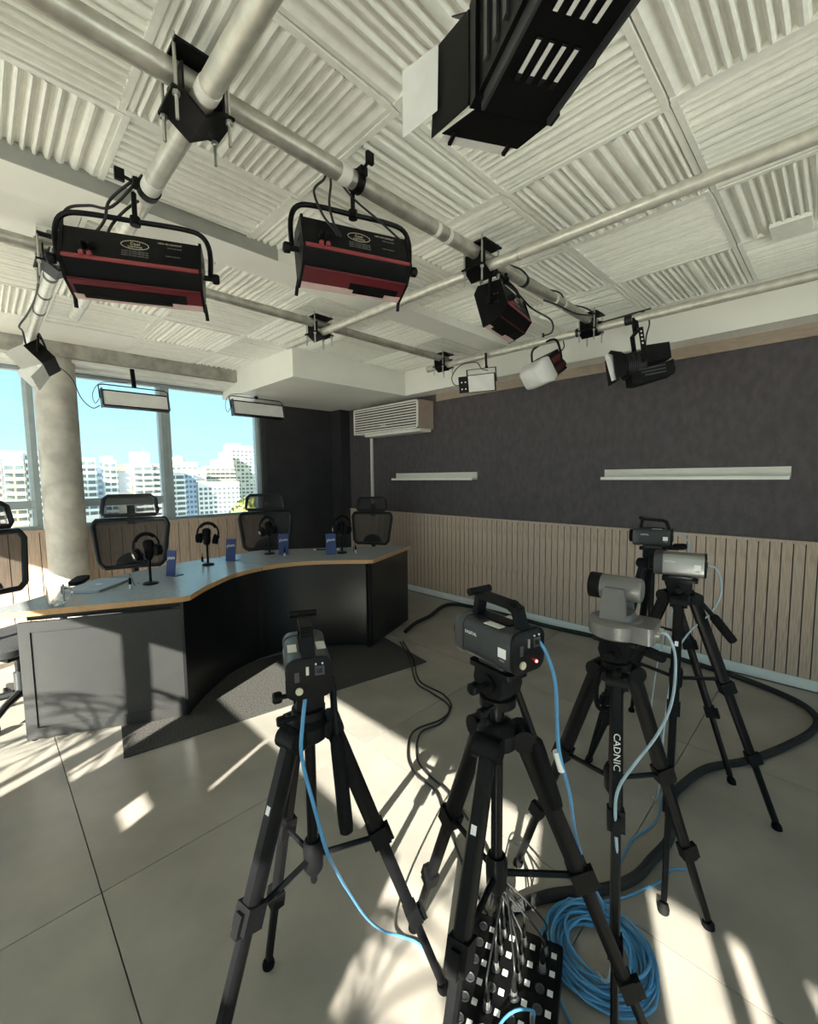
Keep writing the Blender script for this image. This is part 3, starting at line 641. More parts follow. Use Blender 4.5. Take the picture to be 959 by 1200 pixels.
# ------------------------------------------------------------------ tripods and cameras
def perp2(d): return V((-d.y, d.x, 0))
def tripod(label, ax, ay, za, feet, head_az, ztop, handle, brand=None, sticker=True):
    base = V((ax, ay, 0)); t = thing('camera_tripod', label, 'tripod', base, group='black camera tripods')
    zc = za-.36
    MB().lathe([(.030, za-.05), (.044, za-.04), (.046, za-.005), (.034, za+.012), (.020, za+.018)], n=18).build('spider', M['blackp'], t)
    col = MB().cyl((0, 0, zc-.03), (0, 0, za+.06), .0135, n=14).build('centre_column', M['black'], t)
    MB().lathe([(.012, zc-.05), (.024, zc-.03), (.026, zc+.03), (.020, zc+.045)], n=14).build('spreader_hub', M['blackp'], col)
    MB().lathe([(.004, zc-.075), (.009, zc-.068), (.009, zc-.05)], n=8).build('weight_hook', M['black'], col)
    for k, (fx, fy) in enumerate(feet):
        f = V((fx-ax, fy-ay, 0)); d = V((f.x, f.y, 0)).normalized(); j = d*.055+V((0, 0, za-.022)); v = f+V((0, 0, .02))-j; p = lambda s: j+v*s
        px = perp2(d); vn = v.normalized()
        lg = MB()
        for a_, b_, w_, h_ in ((.0, .40, .017, .0205), (.36, .72, .0125, .0155), (.68, .985, .0095, .0115)):
            q = px.cross(vn).normalized(); lg.loft([[p(s)+px*(w_*cx)+q*(h_*cy) for cx, cy in ((1, .55), (.6, 1), (-.6, 1), (-1, .55), (-1, -.55), (-.6, -1), (.6, -1), (1, -.55))] for s in (a_, b_)])
        leg = lg.build('leg', M['black'], t)
        MB().cyl(j-px*.030, j+px*.030, .026, n=14).build('leg_joint', M['blackp'], leg)
        R_ = frame(px, vn, (0, 0, 0)).to_3x3()
        for s in (.385, .70):
            c = MB().box(p(s), (.044 if s < .5 else .036, .052, .048 if s < .5 else .038), R_); c.box(p(s)+d*.028, (.020, .046, .014), R_); c.build('leg_clamp', M['blackp'], leg)
        MB().lathe([(.013, -.045), (.016, -.03), (.019, -.004), (.014, .012)], f+V((0, 0, .014)), -vn, n=12).build('rubber_foot', M['grip'], leg)
        e_ = p((za-zc)/(za-.02)*.97); s0 = V((0, 0, zc))+d*.02
        MB().tube([s0, s0+(e_-s0)*.5, e_], .0075, n=6).build('spreader_arm', M['black'], t)
        if k == 0 and brand:
            c = p(.26)+(-d+V((0, 0, .3))).normalized()*0; nrm = px.cross(vn).normalized()
            nrm = nrm if nrm.dot(V((-ax, -ay, 0))) > 0 else -nrm
            text(brand, .025, M['white'], leg, frame(vn, nrm.cross(vn), p(.20)+nrm*.0212))
        if k == 0 and sticker:
            nrm = px.cross(vn).normalized(); nrm = nrm if nrm.dot(V((-ax, -ay, 0))) > 0 else -nrm
            MB().box(p(.16)+nrm*.0206, (.012, .018, .0008), frame(px, vn, (0, 0, 0)).to_3x3()).build('sticker', M['white'], leg)
    # fluid head
    H_ = Matrix.Rotation(head_az, 4, 'Z'); hz = ztop-.105
    def P(x, y, z): return H_ @ V((x, y, z+hz))
    def hb(m=None): m = MB(); m.M = Matrix.Translation((0, 0, hz)) @ H_; return m
    MB().cyl((0, 0, za), (0, 0, hz+.01), .016, n=12).build('head_stem', M['black'], t)
    hd = hb().lathe([(.032, 0), (.041, .004), (.041, .024), (.033, .028), (.032, .036)], n=20).build('fluid_head', M['blackp'], t)
    q = hb(); q.ext([(-.036, .034), (.036, .034), (.044, .06), (.040, .084), (-.040, .084), (-.044, .06)], 'y', -.032, .032); q.cyl((0, -.036, .06), (0, .036, .06), .021, n=16); q.build('tilt_block', M['blackp'], hd)
    hb().loft([[V((x, y, z)) for x, y in rrect(.125, .066, .012)] for z in (.084, .096)]).build('mounting_plate', M['black'], hd)
    hb().loft([[V((x, y, z)) for x, y in rrect(.085, .045, .010)] for z in (.096, .105)]).build('quick_release_plate', M['dgrey'], hd)
    for a_, b_, r_ in (((.0, .036, .06), (.0, .062, .06), .014), ((-.02, .030, .014), (-.02, .056, .012), .012)):
        hb().cyl(a_, b_, .006, n=8).lathe([(r_*.8, 0), (r_, .004), (r_, .018), (r_*.7, .022)], b_, V(b_)-V(a_), n=10).build('locking_knob', M['blackp'], hd)
    if handle:
        a_, b_, c_ = [V(h)-base for h in handle]
        hn = MB().tube([P(-.02, -.034, .06), a_, a_+(b_-a_)*.5, b_], .0085, n=8, smooth=2).build('pan_handle', M['black'], hd)
        u_ = (c_-b_).normalized(); MB().lathe([(.010, -.01), (.0165, 0), (.0175, .02), (.0170, (c_-b_).length-.02), (.0155, (c_-b_).length-.004), (.009, (c_-b_).length)], b_, u_, n=14).build('foam_grip', M['grip'], hn)
    return t
def box_camera(label, x, y, z, az, shell, pitch=0, top=True, led=False):
    t = thing('video_camera', label, 'camera', (x, y, z), Matrix.Rotation(az, 3, 'Z') @ Matrix.Rotation(pitch, 3, 'Y'), 'box cameras on the tripods')
    sec = lambda X, w_, h_, r_: [V((X, u, v+.048)) for u, v in rrect(w_, h_, r_)]
    MB().loft([sec(-.080, .098, .088, .020), sec(.062, .098, .088, .020)]).build('body', M[shell], t)
    MB().loft([sec(.060, .101, .092, .022), sec(.085, .101, .092, .022), sec(.092, .094, .085, .020)]).build('front_bezel', M['dgrey'], t)
    ln = MB().lathe([(.034, 0), (.034, .020), (.030, .022), (.029, .012)], (.09, 0, .048), (1, 0, 0), n=22).build('lens_hood', M['black'], t)
    MB().lathe([(.028, 0), (.020, .006), (.004, .008)], (.100, 0, .048), (1, 0, 0), n=18).build('lens_glass', M['lens'], ln)
    rp_ = MB().loft([sec(-.0795, .098, .089, .021), sec(-.087, .100, .090, .022), sec(-.0885, .094, .084, .02)]).build('rear_panel', M['camrear'], t)
    for u, v, a_, b_, mm in ((.004, .066, .006, .018, 'steel'), (-.022, .064, .020, .020, 'dgrey'), (.026, .055, .010, .022, 'dgrey'), (-.021, .064, .013, .011, 'black')):
        MB().box((-.0895, u, v), (.003, a_, b_), None).build('connector', M[mm], rp_)
    MB().cyl((-.088, .022, .024), (-.093, .022, .024), .008, n=12).build('power_socket', M['gold'], rp_)
    for u in (-.028, -.014): MB().cyl((-.0885, u, .079), (-.091, u, .079), .002, n=6).build('status_lamp', M['white'], rp_)
    if led: MB().sphere((-.0895, -.022, .022), .0032, 8, 6).build('tally_lamp', M['led'], rp_)
    for sg in (1, -1):
        MB().box((-.058, sg*.0492, .046), (.022, .0008, .020)).build('sticker', M['white'], t)
        MB().box((-.058, sg*.0492, .030), (.014, .0008, .004)).build('sticker', M['inkg'], t)
        text('DIGITAL', .010, M['white'], t, frame((-sg, 0, 0), (0, 0, 1), (.035, sg*.0492, .062)))
    if top:
        h = MB().tube([(-.070, 0, .092), (-.060, 0, .125), (-.045, 0, .132), (.050, 0, .136), (.058, 0, .092)], .0001, n=4)
        h = MB(); pts = [(-.070, .091), (-.056, .128), (-.040, .135), (.052, .139), (.060, .091)]
        for (p, q) in zip(pts, pts[1:]):
            d = V((q[0]-p[0], 0, q[1]-p[1])); e = d.normalized()*.006; a_, b_ = V((p[0], 0, p[1]))-e, V((q[0], 0, q[1]))+e; nn = V((-d.z, 0, d.x)).normalized()*.007
            h.loft([[c-nn+V((0, -.014, 0)), c-nn+V((0, .014, 0)), c+nn+V((0, .014, 0)), c+nn+V((0, -.014, 0))] for c in (a_, b_)])
        hh = h.build('carry_handle', M['blackp'], t)
        MB().cyl((.058, -.032, .147), (.058, .032, .147), .009, n=12).build('handle_crossbar', M['black'], hh)
        MB().slab(rrect(.10, .034, .006), .0925, .096).build('handle_base', M['black'], t)
        for sg in (1, -1): MB().box((-.02, sg*.032, .0925), (.045, .020, .0012)).build('top_sticker', M['tape'], t)
    return t
A_ = math.radians
tripod('black tripod of the foremost left camera, with blue cable running down', .54, .90, .905, [(.155, .83), (.865, .752), (.536, 1.173)], A_(66), 1.020,
       [(.593, .877, 1.0), (.578, .838, .866), (.560, .782, .664)])
tripod('black tripod behind the connector box, carrying the camera with the red lamp', .803, .529, .93, [(.395, .436), (1.088, .222), (.927, .929)], A_(80), 1.085,
       [(.822, .505, 1.05), (.846, .457, .903), (.863, .413, .762)])
t3 = tripod('black lettered tripod carrying the round grey camera', 1.333, .458, .919, [(1.005, .322), (1.614, .242), (1.379, .809)], A_(95), 1.018,
       [(1.362, .43, .995), (1.426, .405, .955), (1.50, .375, .915)], brand='CADNIC', sticker=False)
tripod('black tripod with two white stickers right of the round grey camera', 2.0, .449, 1.013, [(1.575, .362), (2.287, .125), (2.136, .86)], A_(100), 1.083,
       [(2.02, .42, 1.03), (2.04, .335, .925), (2.06, .27, .835)])
tripod('rearmost black tripod, half hidden behind the other two on the right', 2.50, .69, 1.05, [(2.18, .867), (2.49, .31), (2.83, .87)], A_(100), 1.118,
       [(2.53, .655, 1.11), (2.55, .63, 1.112), (2.60, .56, 1.115)])
box_camera('black box camera seen from behind, blue cable plugged in its rear', .517, .866, 1.021, A_(63), 'camb')
box_camera('grey box camera with a glowing red lamp on its back', .803, .529, 1.086, A_(80), 'camb', led=True)
box_camera('silvery box camera right of the round grey camera, sunlit side', 2.0, .449, 1.084, A_(101), 'cams', top=False)
box_camera('rearmost dark box camera with a top handle, before the slatted wall', 2.50, .69, 1.119, A_(100), 'camb')
wbuild(MB().tube([(1.29, .475, .92), (1.272, .486, .905), (1.268, .489, .835), (1.275, .481, .80), (1.30, .455, .80)], .007, n=8, smooth=3), 'carry_strap', M['grip'], t3)
# the pan-tilt camera
t = thing('dome_camera', 'round grey pan and tilt camera on the lettered tripod', 'camera', (1.333, .458, 1.0185), (0, 0, A_(95)))
MB().lathe([(.070, 0), (.078, .006), (.080, .042), (.074, .050), (.060, .056)], n=32).build('base', M['ptz'], t)
MB().loft([[V((x-.062, y, z)) for x, y in rrect(.09, .12, .014)] for z in (.004, .052)]).build('rear_housing', M['ptz'], t)
MB().loft([[V((x, y, z)) for x, y in rrect(*q)] for z, q in ((.050, (.105, .11, .03)), (.072, (.085, .098, .03)))]).build('turntable', M['ptz'], t)
for s in (-1, 1):
    MB().prism([(-.036, .058), (.036, .058), (.032, .12), (.026, .150), (-.026, .150), (-.032, .12)], lambda u, v, s=s: V((u, s*.037, v)), lambda u, v, s=s: V((u, s*.052, v))).build('yoke_arm', M['ptz'], t)
hd = MB().lathe([(.030, -.066), (.035, -.060), (.0365, -.03), (.0365, .055), (.034, .06)], (.0, 0, .142), (1, 0, 0), n=26).build('camera_head', M['ptz'], t)
MB().lathe([(.0368, .045), (.0385, .05), (.0385, .078), (.031, .080), (.028, .070)], (0, 0, .142), (1, 0, 0), n=26).build('lens_ring', M['black'], hd)
MB().lathe([(.027, .070), (.018, .075), (.003, .077)], (0, 0, .142), (1, 0, 0), n=20).build('lens_glass', M['lens'], hd)
for k in range(3):
    MB().box((-.048+k*.010, -.032, .164), (.007, .010, .006)).build('vent_slot', M['black'], hd)
for k in range(3): MB().cyl((-.107, -.03+k*.028, .026), (-.118, -.03+k*.028, .026), .008, n=10).build('cable_socket', M['steel'], t)

# ------------------------------------------------------------------ studio lights hung on the grid
def yoke(t, pts, r=.0095, name='yoke'): return MB().tube(pts, r, n=8, smooth=4).build(name, M['black'], t)
def pole_clamp(t, p, r=.033):            # hook clamp round a pipe: p = pipe centre in the light's own frame
    p = V(p); c = MB()
    for k in range(9):
        a_ = -.6+k*.52
    c.tube([p+V((r*1.12*math.cos(q), .0, r*1.12*math.sin(q))) for q in [math.radians(w_) for w_ in range(-70, 200, 18)]], .006, n=6)
    c.box(p+V((r*1.1, 0, -r*.6)), (.014, .035, .05))
    o = c.build('pole_clamp', M['black'], t)
    MB().cyl(p+V((r*1.1, 0, -.005)), p+V((r*1.1+.045, 0, .012)), .006, n=8).box(p+V((r*1.1+.052, 0, .014)), (.012, .034, .018)).build('wing_knob', M['blackp'], o)
    return o
SEC = [(.02, .12), (-.02, .0), (.02, -.055), (.08, -.08), (.11, -.09), (.16, .08), (.14, .115)]
def bank_light(label, loc, axis_az, L, pipe_dz, flap=True, flag=(.30, 1.0, -.45, .8), black=False):
    # local frame: +X is where it shines, the tubes run along Y
    t = thing('bank_light', label, 'studio light', loc, (0, 0, axis_az+PI/2), 'red trimmed tube lights')
    h = L/2; P = lambda i, y: V((SEC[i][0], y, SEC[i][1]))
    body = MB(); body.loft([[V((x, y, z)) for x, z in SEC] for y in (-h, h)]); body.build('housing', M['blackp'], t)
    def face(i, f0, f1, y0, y1, th, name, m, par=t):
        a_, b_ = V((SEC[i][0], 0, SEC[i][1])), V((SEC[i+1][0], 0, SEC[i+1][1])); d = b_-a_; nn = V((d.z, 0, -d.x)).normalized()
        if nn.dot(a_-V((.07, 0, .02))) < 0: nn = -nn
        p, q = a_+d*f0, a_+d*f1; Y = lambda y: V((0, y, 0))
        return MB().loft([[p+Y(y0), q+Y(y0), q+Y(y1), p+Y(y1)], [p+Y(y0)+nn*th, q+Y(y0)+nn*th, q+Y(y1)+nn*th, p+Y(y1)+nn*th]]).build(name, m, par)
    face(0, .90, 1.0, -h, h, .006, 'red_trim', M['redl']); face(1, .92, 1.0, -h, h, .004, 'red_trim', M['red'])
    face(2, .0, 1.0, -h, h, .003, 'red_reflector', M['blackp' if black else 'red']); face(3, 0, 1, -h, h, .004, 'diffuser_lip', M['pink'])
    face(4, .04, .96, -h+.01, h-.01, .004, 'diffuser', M['diff'])
    face(2, flag[0], flag[1], h*flag[2], h*flag[3], .005, 'black_flag', M['grip']); face(3, 0, .55, h*(flag[2]+.25), h*(flag[3]-.1), .006, 'black_flag', M['grip'])
    for s in (-1, 1):
        e = MB().loft([[V((x*1.06-.004, s*h, z*1.06)) for x, z in SEC], [V((x*1.06-.004, s*(h+.010), z*1.06)) for x, z in SEC]]).build('end_plate', M['black'], t)
        for k in range(6): MB().cyl((.03+.018*(k % 3), s*(h+.010), .06-.04*(k//3)), (.03+.018*(k % 3), s*(h+.013), .06-.04*(k//3)), .005, n=6).build('vent_hole', M['redl' if black and k < 3 else 'dgrey'], e)
        MB().cyl((.06, s*(h+.01), .02), (.06, s*(h+.055), .02), .010, n=10).lathe([(.018, 0), (.020, .006), (.020, .02), (.014, .026)], (.06, s*(h+.042), .02), (0, s, 0), n=8).build('tilt_knob', M['blackp'], t)
        if flap: MB().tube([(.10, s*(h+.006), -.065), (.125, s*(h+.010), -.095), (.135, s*(h+.012), -.118)], .007, n=6).build('flap_hook', M['black'], t)
    y_ = [(.06, -h-.035, .02), (.06, -h-.037, .12), (.06, -h-.010, .175), (.06, -h+.06, .19), (.06, 0, .19), (.06, h-.06, .19), (.06, h+.010, .175), (.06, h+.037, .12), (.06, h+.035, .02)]
    yk = yoke(t, y_)
    MB().cyl((.06, 0, .18), (.06, 0, pipe_dz-.01), .009, n=8).lathe([(.018, 0), (.018, .03)], (.06, 0, .175), n=10).build('hanging_stem', M['black'], yk)
    # print on the back: oval badge and lines of lettering
    a_, b_ = V((SEC[0][0], 0, SEC[0][1])), V((SEC[1][0], 0, SEC[1][1])); up = (a_-b_).normalized()
    nn = V((0, -1, 0)).cross(up); c = (a_+b_)/2; F = lambda y, v: frame((0, -1, 0), up, c+V((0, y, 0))+up*v+nn*.0006)
    ov = MB(); n_ = 28
    ring = lambda k, z: [(k*.045*math.cos(2*PI*i/n_), (k-.07*(k < 1))*.019*math.sin(2*PI*i/n_), z) for i in range(n_)]
    ov.loft([ring(.94, 0), ring(1.0, 0), ring(1.0, .0008), ring(.94, .0008)], cap=False); o = ov.build('badge_oval', M['gold'], t)
    Mx = F(-.005, .022); o.location = Mx.to_translation(); o.rotation_euler = Mx.to_euler()
    text('Cool', .016, M['gold'], t, F(-.005, .027)); text('LIGHTING', .010, M['gold'], t, F(-.005, .014))
    text('VISTA 750 COMPACT', .0085, M['gold'], t, F(-h*.55, .046)); text('INPUT 220V 50HZ', .006, M['inkg'], t, F(-h*.62, .030))
    for k in range(3): text('ALLOW TO COOL BEFORE USE', .006, M['inkg'], t, F(-.005, -.006-k*.009))
    text('MADE IN ARGENTINA', .005, M['inkg'], t, F(-h*.6, -.006))
    for k in range(2):
        q = F(h*.72-k*.024, -.046); m = MB(); m.M = q; m.lathe([(.006, 0), (.009, .004), (.009, .012), (.006, .016)], n=10).build('cable_plug', M['redl'], t)
        m = MB(); m.M = F(h*.70-k*.024, -.015); m.lathe([(.010, 0), (.010, .02), (.006, .03)], n=10).build('strain_relief', M['blackp'], t)
    return t
def grip_clamp(t, c, ax_, side, r):                   # saddle clamp with a wing knob round a grid pipe
    c, ax_, side = V(c), V(ax_), V(side); m = MB().cyl(c-ax_*.016, c+ax_*.016, r+.007, n=18).box(c+side*(r+.008), (.03, .03, .03)).cyl(c+side*r, c+side*(r+.055), .006, n=8)
    o = wbuild(m, 'pole_clamp', M['black'], t); k = MB().box(c+side*(r+.062), (.030, .014, .040)); wbuild(k, 'wing_knob', M['blackp'], t)
b1 = bank_light('left black tube light with red trim, hung from the ribbed pipe', (.455, 1.85, 2.262), A_(-25), .425, .30, flag=(.35, 1.0, -.75, .95))
b2 = bank_light('middle black tube light with red trim and a torn black flag', (1.085, 1.345, 2.325), A_(-21), .405, .30, flag=(.55, 1.0, -.9, .1))
bank_light('boxy black tube light seen from its end, above the wall lights', (2.15, 1.31, 2.375), A_(10), .34, .24, flap=False, black=True)
grip_clamp(b1, (.525, 1.875, 2.568), (0, 1, 0), (-1, 0, .15), .0315); grip_clamp(b2, (1.115, 1.385, 2.632), (1, 0, 0), (0, -.85, .5), .0325)
# small square soft light with bulging diffuser
def rotm(az, pitch, roll=0): return Matrix.Rotation(az, 3, 'Z') @ Matrix.Rotation(pitch, 3, 'Y') @ Matrix.Rotation(roll, 3, 'X')
t = thing('soft_light', 'black light with a bulging white diffuser, red vents on its side', 'studio light', (3.27, 1.75, 2.33), rotm(A_(168), A_(32), A_(8)))
MB().lo((-.13, -.115, -.085), (.02, .115, .085)).build('housing', M['blackp'], t)
MB().loft([[V((x, u, v)) for u, v in rrect(*q)] for x, q in ((.0, (.23, .17, .01)), (.06, (.255, .20, .02)), (.15, (.19, .15, .03)), (.165, (.15, .11, .03)))]).build('diffuser', M['diff'], t)
for s in (-1, 1):
    for k in range(5):
        MB().lo((-.115+k*.022, s*.115, -.06), (-.105+k*.022, s*.118, -.02)).build('vent_slot', M['red'], t); MB().lo((-.115+k*.022, s*.115, .01), (-.105+k*.022, s*.118, .05)).build('vent_slot', M['redl'], t)
yoke(t, [(-.06, -.118, 0), (-.075, -.145, .0), (-.13, -.14, .13), (-.14, -.08, .17), (-.14, .08, .17), (-.13, .14, .13), (-.075, .145, 0), (-.06, .118, 0)], .009)
MB().cyl((-.14, 0, .165), (-.20, 0, .235), .009, n=8).build('hanging_stem', M['black'], t)
# little LED panel
t = thing('led_panel', 'small white faced LED panel in a black bracket, below the bulkhead pipe', 'studio light', (3.275, 2.345, 2.327), rotm(A_(200), A_(14)))
MB().lo((-.028, -.125, -.078), (.0, .125, .078)).build('housing', M['black'], t)
MB().lo((.0, -.118, -.071), (.006, .118, .071)).build('diffuser', M['diff'], t)
MB().lo((-.09, -.215, -.075), (-.005, -.127, .070)).build('battery_box', M['blackp'], t)
for k in range(4): MB().cyl((-.005, -.15-(k % 2)*.035, -.04+(k//2)*.06), (-.002, -.15-(k % 2)*.035, -.04+(k//2)*.06), .006, n=8).build('control_knob', M['steel'], t)
b_ = MB()
for s in (-1, 1): b_.box((-.015, s*.132, .06), (.022, .006, .12))
b_.box((-.015, 0, .122), (.022, .27, .006)); b_.build('bracket', M['black'], t)
MB().box((-.015, .05, .185), (.028, .014, .13)).cyl((-.015, .05, .125), (-.015, .05, .14), .014).build('hanging_stem', M['black'], t)
MB().tube([(-.05, -.13, .0), (-.05, -.26, .0), (-.05, -.29, .08), (-.05, -.20, .17), (-.05, -.05, .18), (-.03, .0, .12), (-.03, .06, .10)], .004, n=6, smooth=5).build('power_lead', M['cable'], t)
# fresnel spotlight with barn doors
t = thing('spotlight', 'big black ribbed spotlight with barn doors against the dark wall', 'studio light', (3.30, 1.075, 2.255), rotm(A_(122), A_(9)))
MB().lathe([(.076, -.07), (.080, -.06), (.080, .05), (.076, .06)], d=(1, 0, 0), n=24).build('lens_barrel', M['blackp'], t)
rb = MB().lathe([(.080, 0), (.0865, .001), (.0865, .006), (.080, .007)], d=(1, 0, 0), n=24, cap=False).mesh('cooling_rib', M['dgrey'])
for k in range(9):
    o = bpy.data.objects.new('cooling_rib', rb); C.objects.link(o); o.parent = t; o.location = (-.058+k*.0125, 0, 0)
MB().lathe([(.078, .058), (.094, .060), (.094, .072), (.082, .074)], d=(1, 0, 0), n=24).build('door_ring', M['black'], t)
MB().lathe([(.074, .070), (.05, .076), (.004, .078)], d=(1, 0, 0), n=20).build('fresnel_lens', M['lens'], t)
MB().ext([(-.21, -.02), (-.21, .085), (-.07, .095), (-.07, -.02)], 'y', -.088, .088).build('rear_housing', M['black'], t)
lb = MB().ext([(-.22, -.125), (-.225, -.03), (.045, -.075), (.045, -.14), (.0, -.15)], 'y', -.080, .080).build('lamp_house', M['blackp'], t)
for s in (-1, 1):
    for k in range(3): MB().lo((-.17, s*.080, -.06-k*.022), (.0-k*.02, s*.083, -.052-k*.022)).build('vent_slot', M['dgrey'], lb)
MB().tube([(-.225, -.02, -.10), (-.25, -.02, -.095), (-.255, .0, -.075), (-.23, .02, -.06)], .005, n=6, smooth=3).build('rear_handle', M['black'], lb)
for k, (a_, w0, w1, ln_, sp) in enumerate(((0, .060, .040, .075, .45), (90, .070, .095, .085, .45), (180, .060, .040, .075, .45), (270, .070, .095, .085, .4))):
    q = Matrix.Rotation(A_(a_), 3, 'X'); m = MB()
    pl = [V((.074, -w0, .088)), V((.074, w0, .088)), V((.074+ln_*math.cos(sp), w1, .088+ln_*math.sin(sp))), V((.074+ln_*math.cos(sp), -w1, .088+ln_*math.sin(sp)))]
    nn = V((-math.sin(sp), 0, math.cos(sp)))*.0025
    m.loft([[q @ p for p in pl], [q @ (p+nn) for p in pl]]).build('barn_door', M['black'], t)
m = MB(); pl = [V((.12, .09, -.085)), V((.155, .10, .07)), V((.205, .135, .08)), V((.18, .12, -.10))]; m.loft([pl, [p+V((.002, .003, 0)) for p in pl]]).build('white_gel', M['diff'], t)
yk = MB()
for s in (-1, 1):
    yk.box((-.045, s*.102, .10), (.030, .006, .22))
yk.box((-.045, 0, .213), (.030, .21, .006)); yk = yk.build('yoke', M['black'], t)
for s in (-1, 1):
    for k in range(4): MB().cyl((-.045, s*.1052, .11+k*.026), (-.045, s*.1062, .11+k*.026), .0065, n=8).build('yoke_hole', M['tape'], yk)
    MB().cyl((-.045, s*.088, .0), (-.045, s*.125, .0), .018, n=12).build('tilt_knob', M['blackp'], t)
MB().box((-.045, .0, .262), (.034, .034, .10)).build('hanging_stem', M['black'], yk)
# LED box with white doors on the open pipe
t8 = t = thing('led_panel', 'black box light with white flaps at the end of the banded pipe', 'studio light', (.375, 4.32, 2.385), rotm(A_(178), A_(38), A_(22)))
MB().lo((-.10, -.10, -.085), (.0, .10, .085)).build('housing', M['black'], t); MB().lo((0, -.09, -.075), (.004, .09, .075)).build('diffuser', M['diff'], t)
for s, n_ in ((1, 'b'), (-1, 'c')):
    pl = [V((.0, s*.105, -.09)), V((.0, s*.105, .09)), V((.13, s*.135, .075)), V((.13, s*.135, -.075))]; MB().loft([pl, [p+V((0, s*.004, 0)) for p in pl]]).build('barn_door', M['diff'], t)
pl = [V((.0, -.10, -.09)), V((.0, .10, -.09)), V((.12, .11, -.13)), V((.12, -.11, -.13))]; MB().loft([pl, [p+V((0, 0, -.004)) for p in pl]]).build('barn_door', M['diff'], t)
yoke(t, [(-.05, -.10, 0), (-.05, -.13, 0), (-.12, -.13, .08), (-.15, -.06, .13), (-.15, .06, .13), (-.12, .13, .08), (-.05, .13, 0), (-.05, .10, 0)], .008)
MB().cyl((-.15, 0, .125), (-.14, .0, .175), .009, n=8).build('hanging_stem', M['black'], t)
wbuild(MB().cyl((.365, 4.36, 2.44), (.358, 4.36, 2.535), .010, n=8), 'hanging_stem', M['black'], t8)
# the two long panels before the windows
def strip_panel(label, x0, x1, z0, z1, hang, tilt):
    L = (x1-x0)/2; t = thing('strip_light', label, 'studio light', ((x0+x1)/2, 4.9, (z0+z1)/2), (tilt, 0, 0), 'long soft lights before the windows'); hz = (z1-z0)/2
    MB().lo((-L, -.0, -hz), (L, .055, hz)).build('housing', M['black'], t)
    MB().lo((-L+.012, -.012, -hz+.012), (L-.012, .0, hz-.02)).build('diffuser', M['diff'], t)
    f = MB()
    for s in (-1, 1): f.lo((s*L-.006, -.02, -hz-.004), (s*L+.006, .06, hz+.004))
    f.build('end_cap', M['dgrey'], t)
    b = MB().tube([(-L-.012, .03, 0), (-L-.014, .03, hz+.045), (-L+.02, .03, hz+.06), (L-.02, .03, hz+.06), (L+.014, .03, hz+.045), (L+.012, .03, 0)], .0055, n=6).build('yoke', M['black'], t)
    MB().lo((-.018, .018, hz+.06), (.018, .042, hang)).build('hanging_stem', M['black'], b)
    MB().tube([(-L-.015, .04, .0), (-L-.05, .05, -.05), (-L-.06, .05, .05), (-L+.02, .04, hz+.08), (-.05, .03, hz+.10)], .003, n=6, smooth=4).build('power_lead', M['cable'], t)
strip_panel('long soft light with pale diffuser hung before the middle window', .875, 1.435, 2.185, 2.345, .33, A_(-14))
strip_panel('long soft light hung under the white soffit box, at the dark wall edge', 2.10, 2.72, 2.215, 2.385, .17, A_(-14))
# the big barn door light overhead, cut off by the top edge
t = thing('flood_light', 'large black slotted flood light with barn doors, cut off by the top edge', 'studio light', (.862, .523, 2.285), rotm(A_(60), A_(0)))
MB().lo((-.33, -.105, 0), (.0, .105, .20)).build('housing', M['black'], t)
MB().ext([(-.33, -.0), (.01, -.0), (.01, -.016), (-.33, -.016)], 'y', -.090, .090).build('bottom_flange', M['black'], t)
bt = MB()
m = MB()
for (xa, xb) in ((-.30, -.215), (-.165, -.065)):
    for k in range(4): MB().lo((xa, -.052+k*.030, -.0185), (xb, -.038+k*.030, -.0155)).build('vent_slot', M['lens'], t); 
for (xa, xb) in ((-.30, -.215), (-.165, -.085)):
    for k in range(4): MB().lo((xa+.006, -.050+k*.030, -.0195), (xb, -.040+k*.030, -.0180)).build('slot_mesh', M['diff'], t)
for s in (-1, 1):
    MB().lo((-.33, s*.09-.004, -.030), (.012, s*.09+.004, -.0)).build('side_rail', M['dgrey'], t)
    for k in range(6): MB().lo((-.28+k*.045, s*.105, .03), (-.265+k*.045, s*.112, .17)).build('cooling_rib', M['dgrey'], t)
MB().lathe([(.012, 0), (.02, .01), (.02, .02), (.012, .03)], (-.10, -.105, .03), (0, -1, 0), n=12).build('tilt_knob', M['blackp'], t)
MB().lo((.0, -.115, -.012), (.035, .115, .215)).build('door_frame', M['black'], t)
def leaf(pl, name='barn_door', mm='black', th=.003):
    pl = [V(p) for p in pl]; n_ = (pl[1]-pl[0]).cross(pl[2]-pl[0]).normalized()*th; return MB().loft([pl, [p+n_ for p in pl]]).build(name, M[mm], t)
leaf([(.035, -.10, -.01), (.035, .10, -.01), (.122, .155, -.012), (.122, -.065, -.012)])
leaf([(.035, .115, -.005), (.035, .115, .205), (.15, .160, .21), (.175, .165, .01)])
leaf([(.035, -.115, .03), (.035, -.115, .2), (.12, -.125, .20), (.12, -.125, .06)])
leaf([(.035, -.10, .21), (.035, .10, .21), (.14, .12, .29), (.14, -.12, .29)])
leaf([(.116, .145, -.014), (.116, -.055, -.014), (.158, -.045, -.010), (.152, .155, -.012)], 'white_gel', 'diff', .001)
leaf([(.135, .163, .05), (.125, .163, .20), (.22, .235, .20), (.22, .235, .03)], 'white_gel', 'diff', .001)
for y in (-.035, .125): MB().lo((.108, y-.005, -.020), (.148, y+.005, -.010)).build('gel_clip', M['blackp'], t)
yoke(t, [(-.15, -.11, .10), (-.15, -.13, .10), (-.15, -.13, .27), (-.15, -.08, .30), (-.15, .08, .30), (-.15, .13, .27), (-.15, .13, .10), (-.15, .11, .10)], .010)
MB().cyl((-.15, 0, .30), (-.15, 0, .52), .012, n=10).build('hanging_stem', M['black'], t); t.scale = (.88, .86, .88)
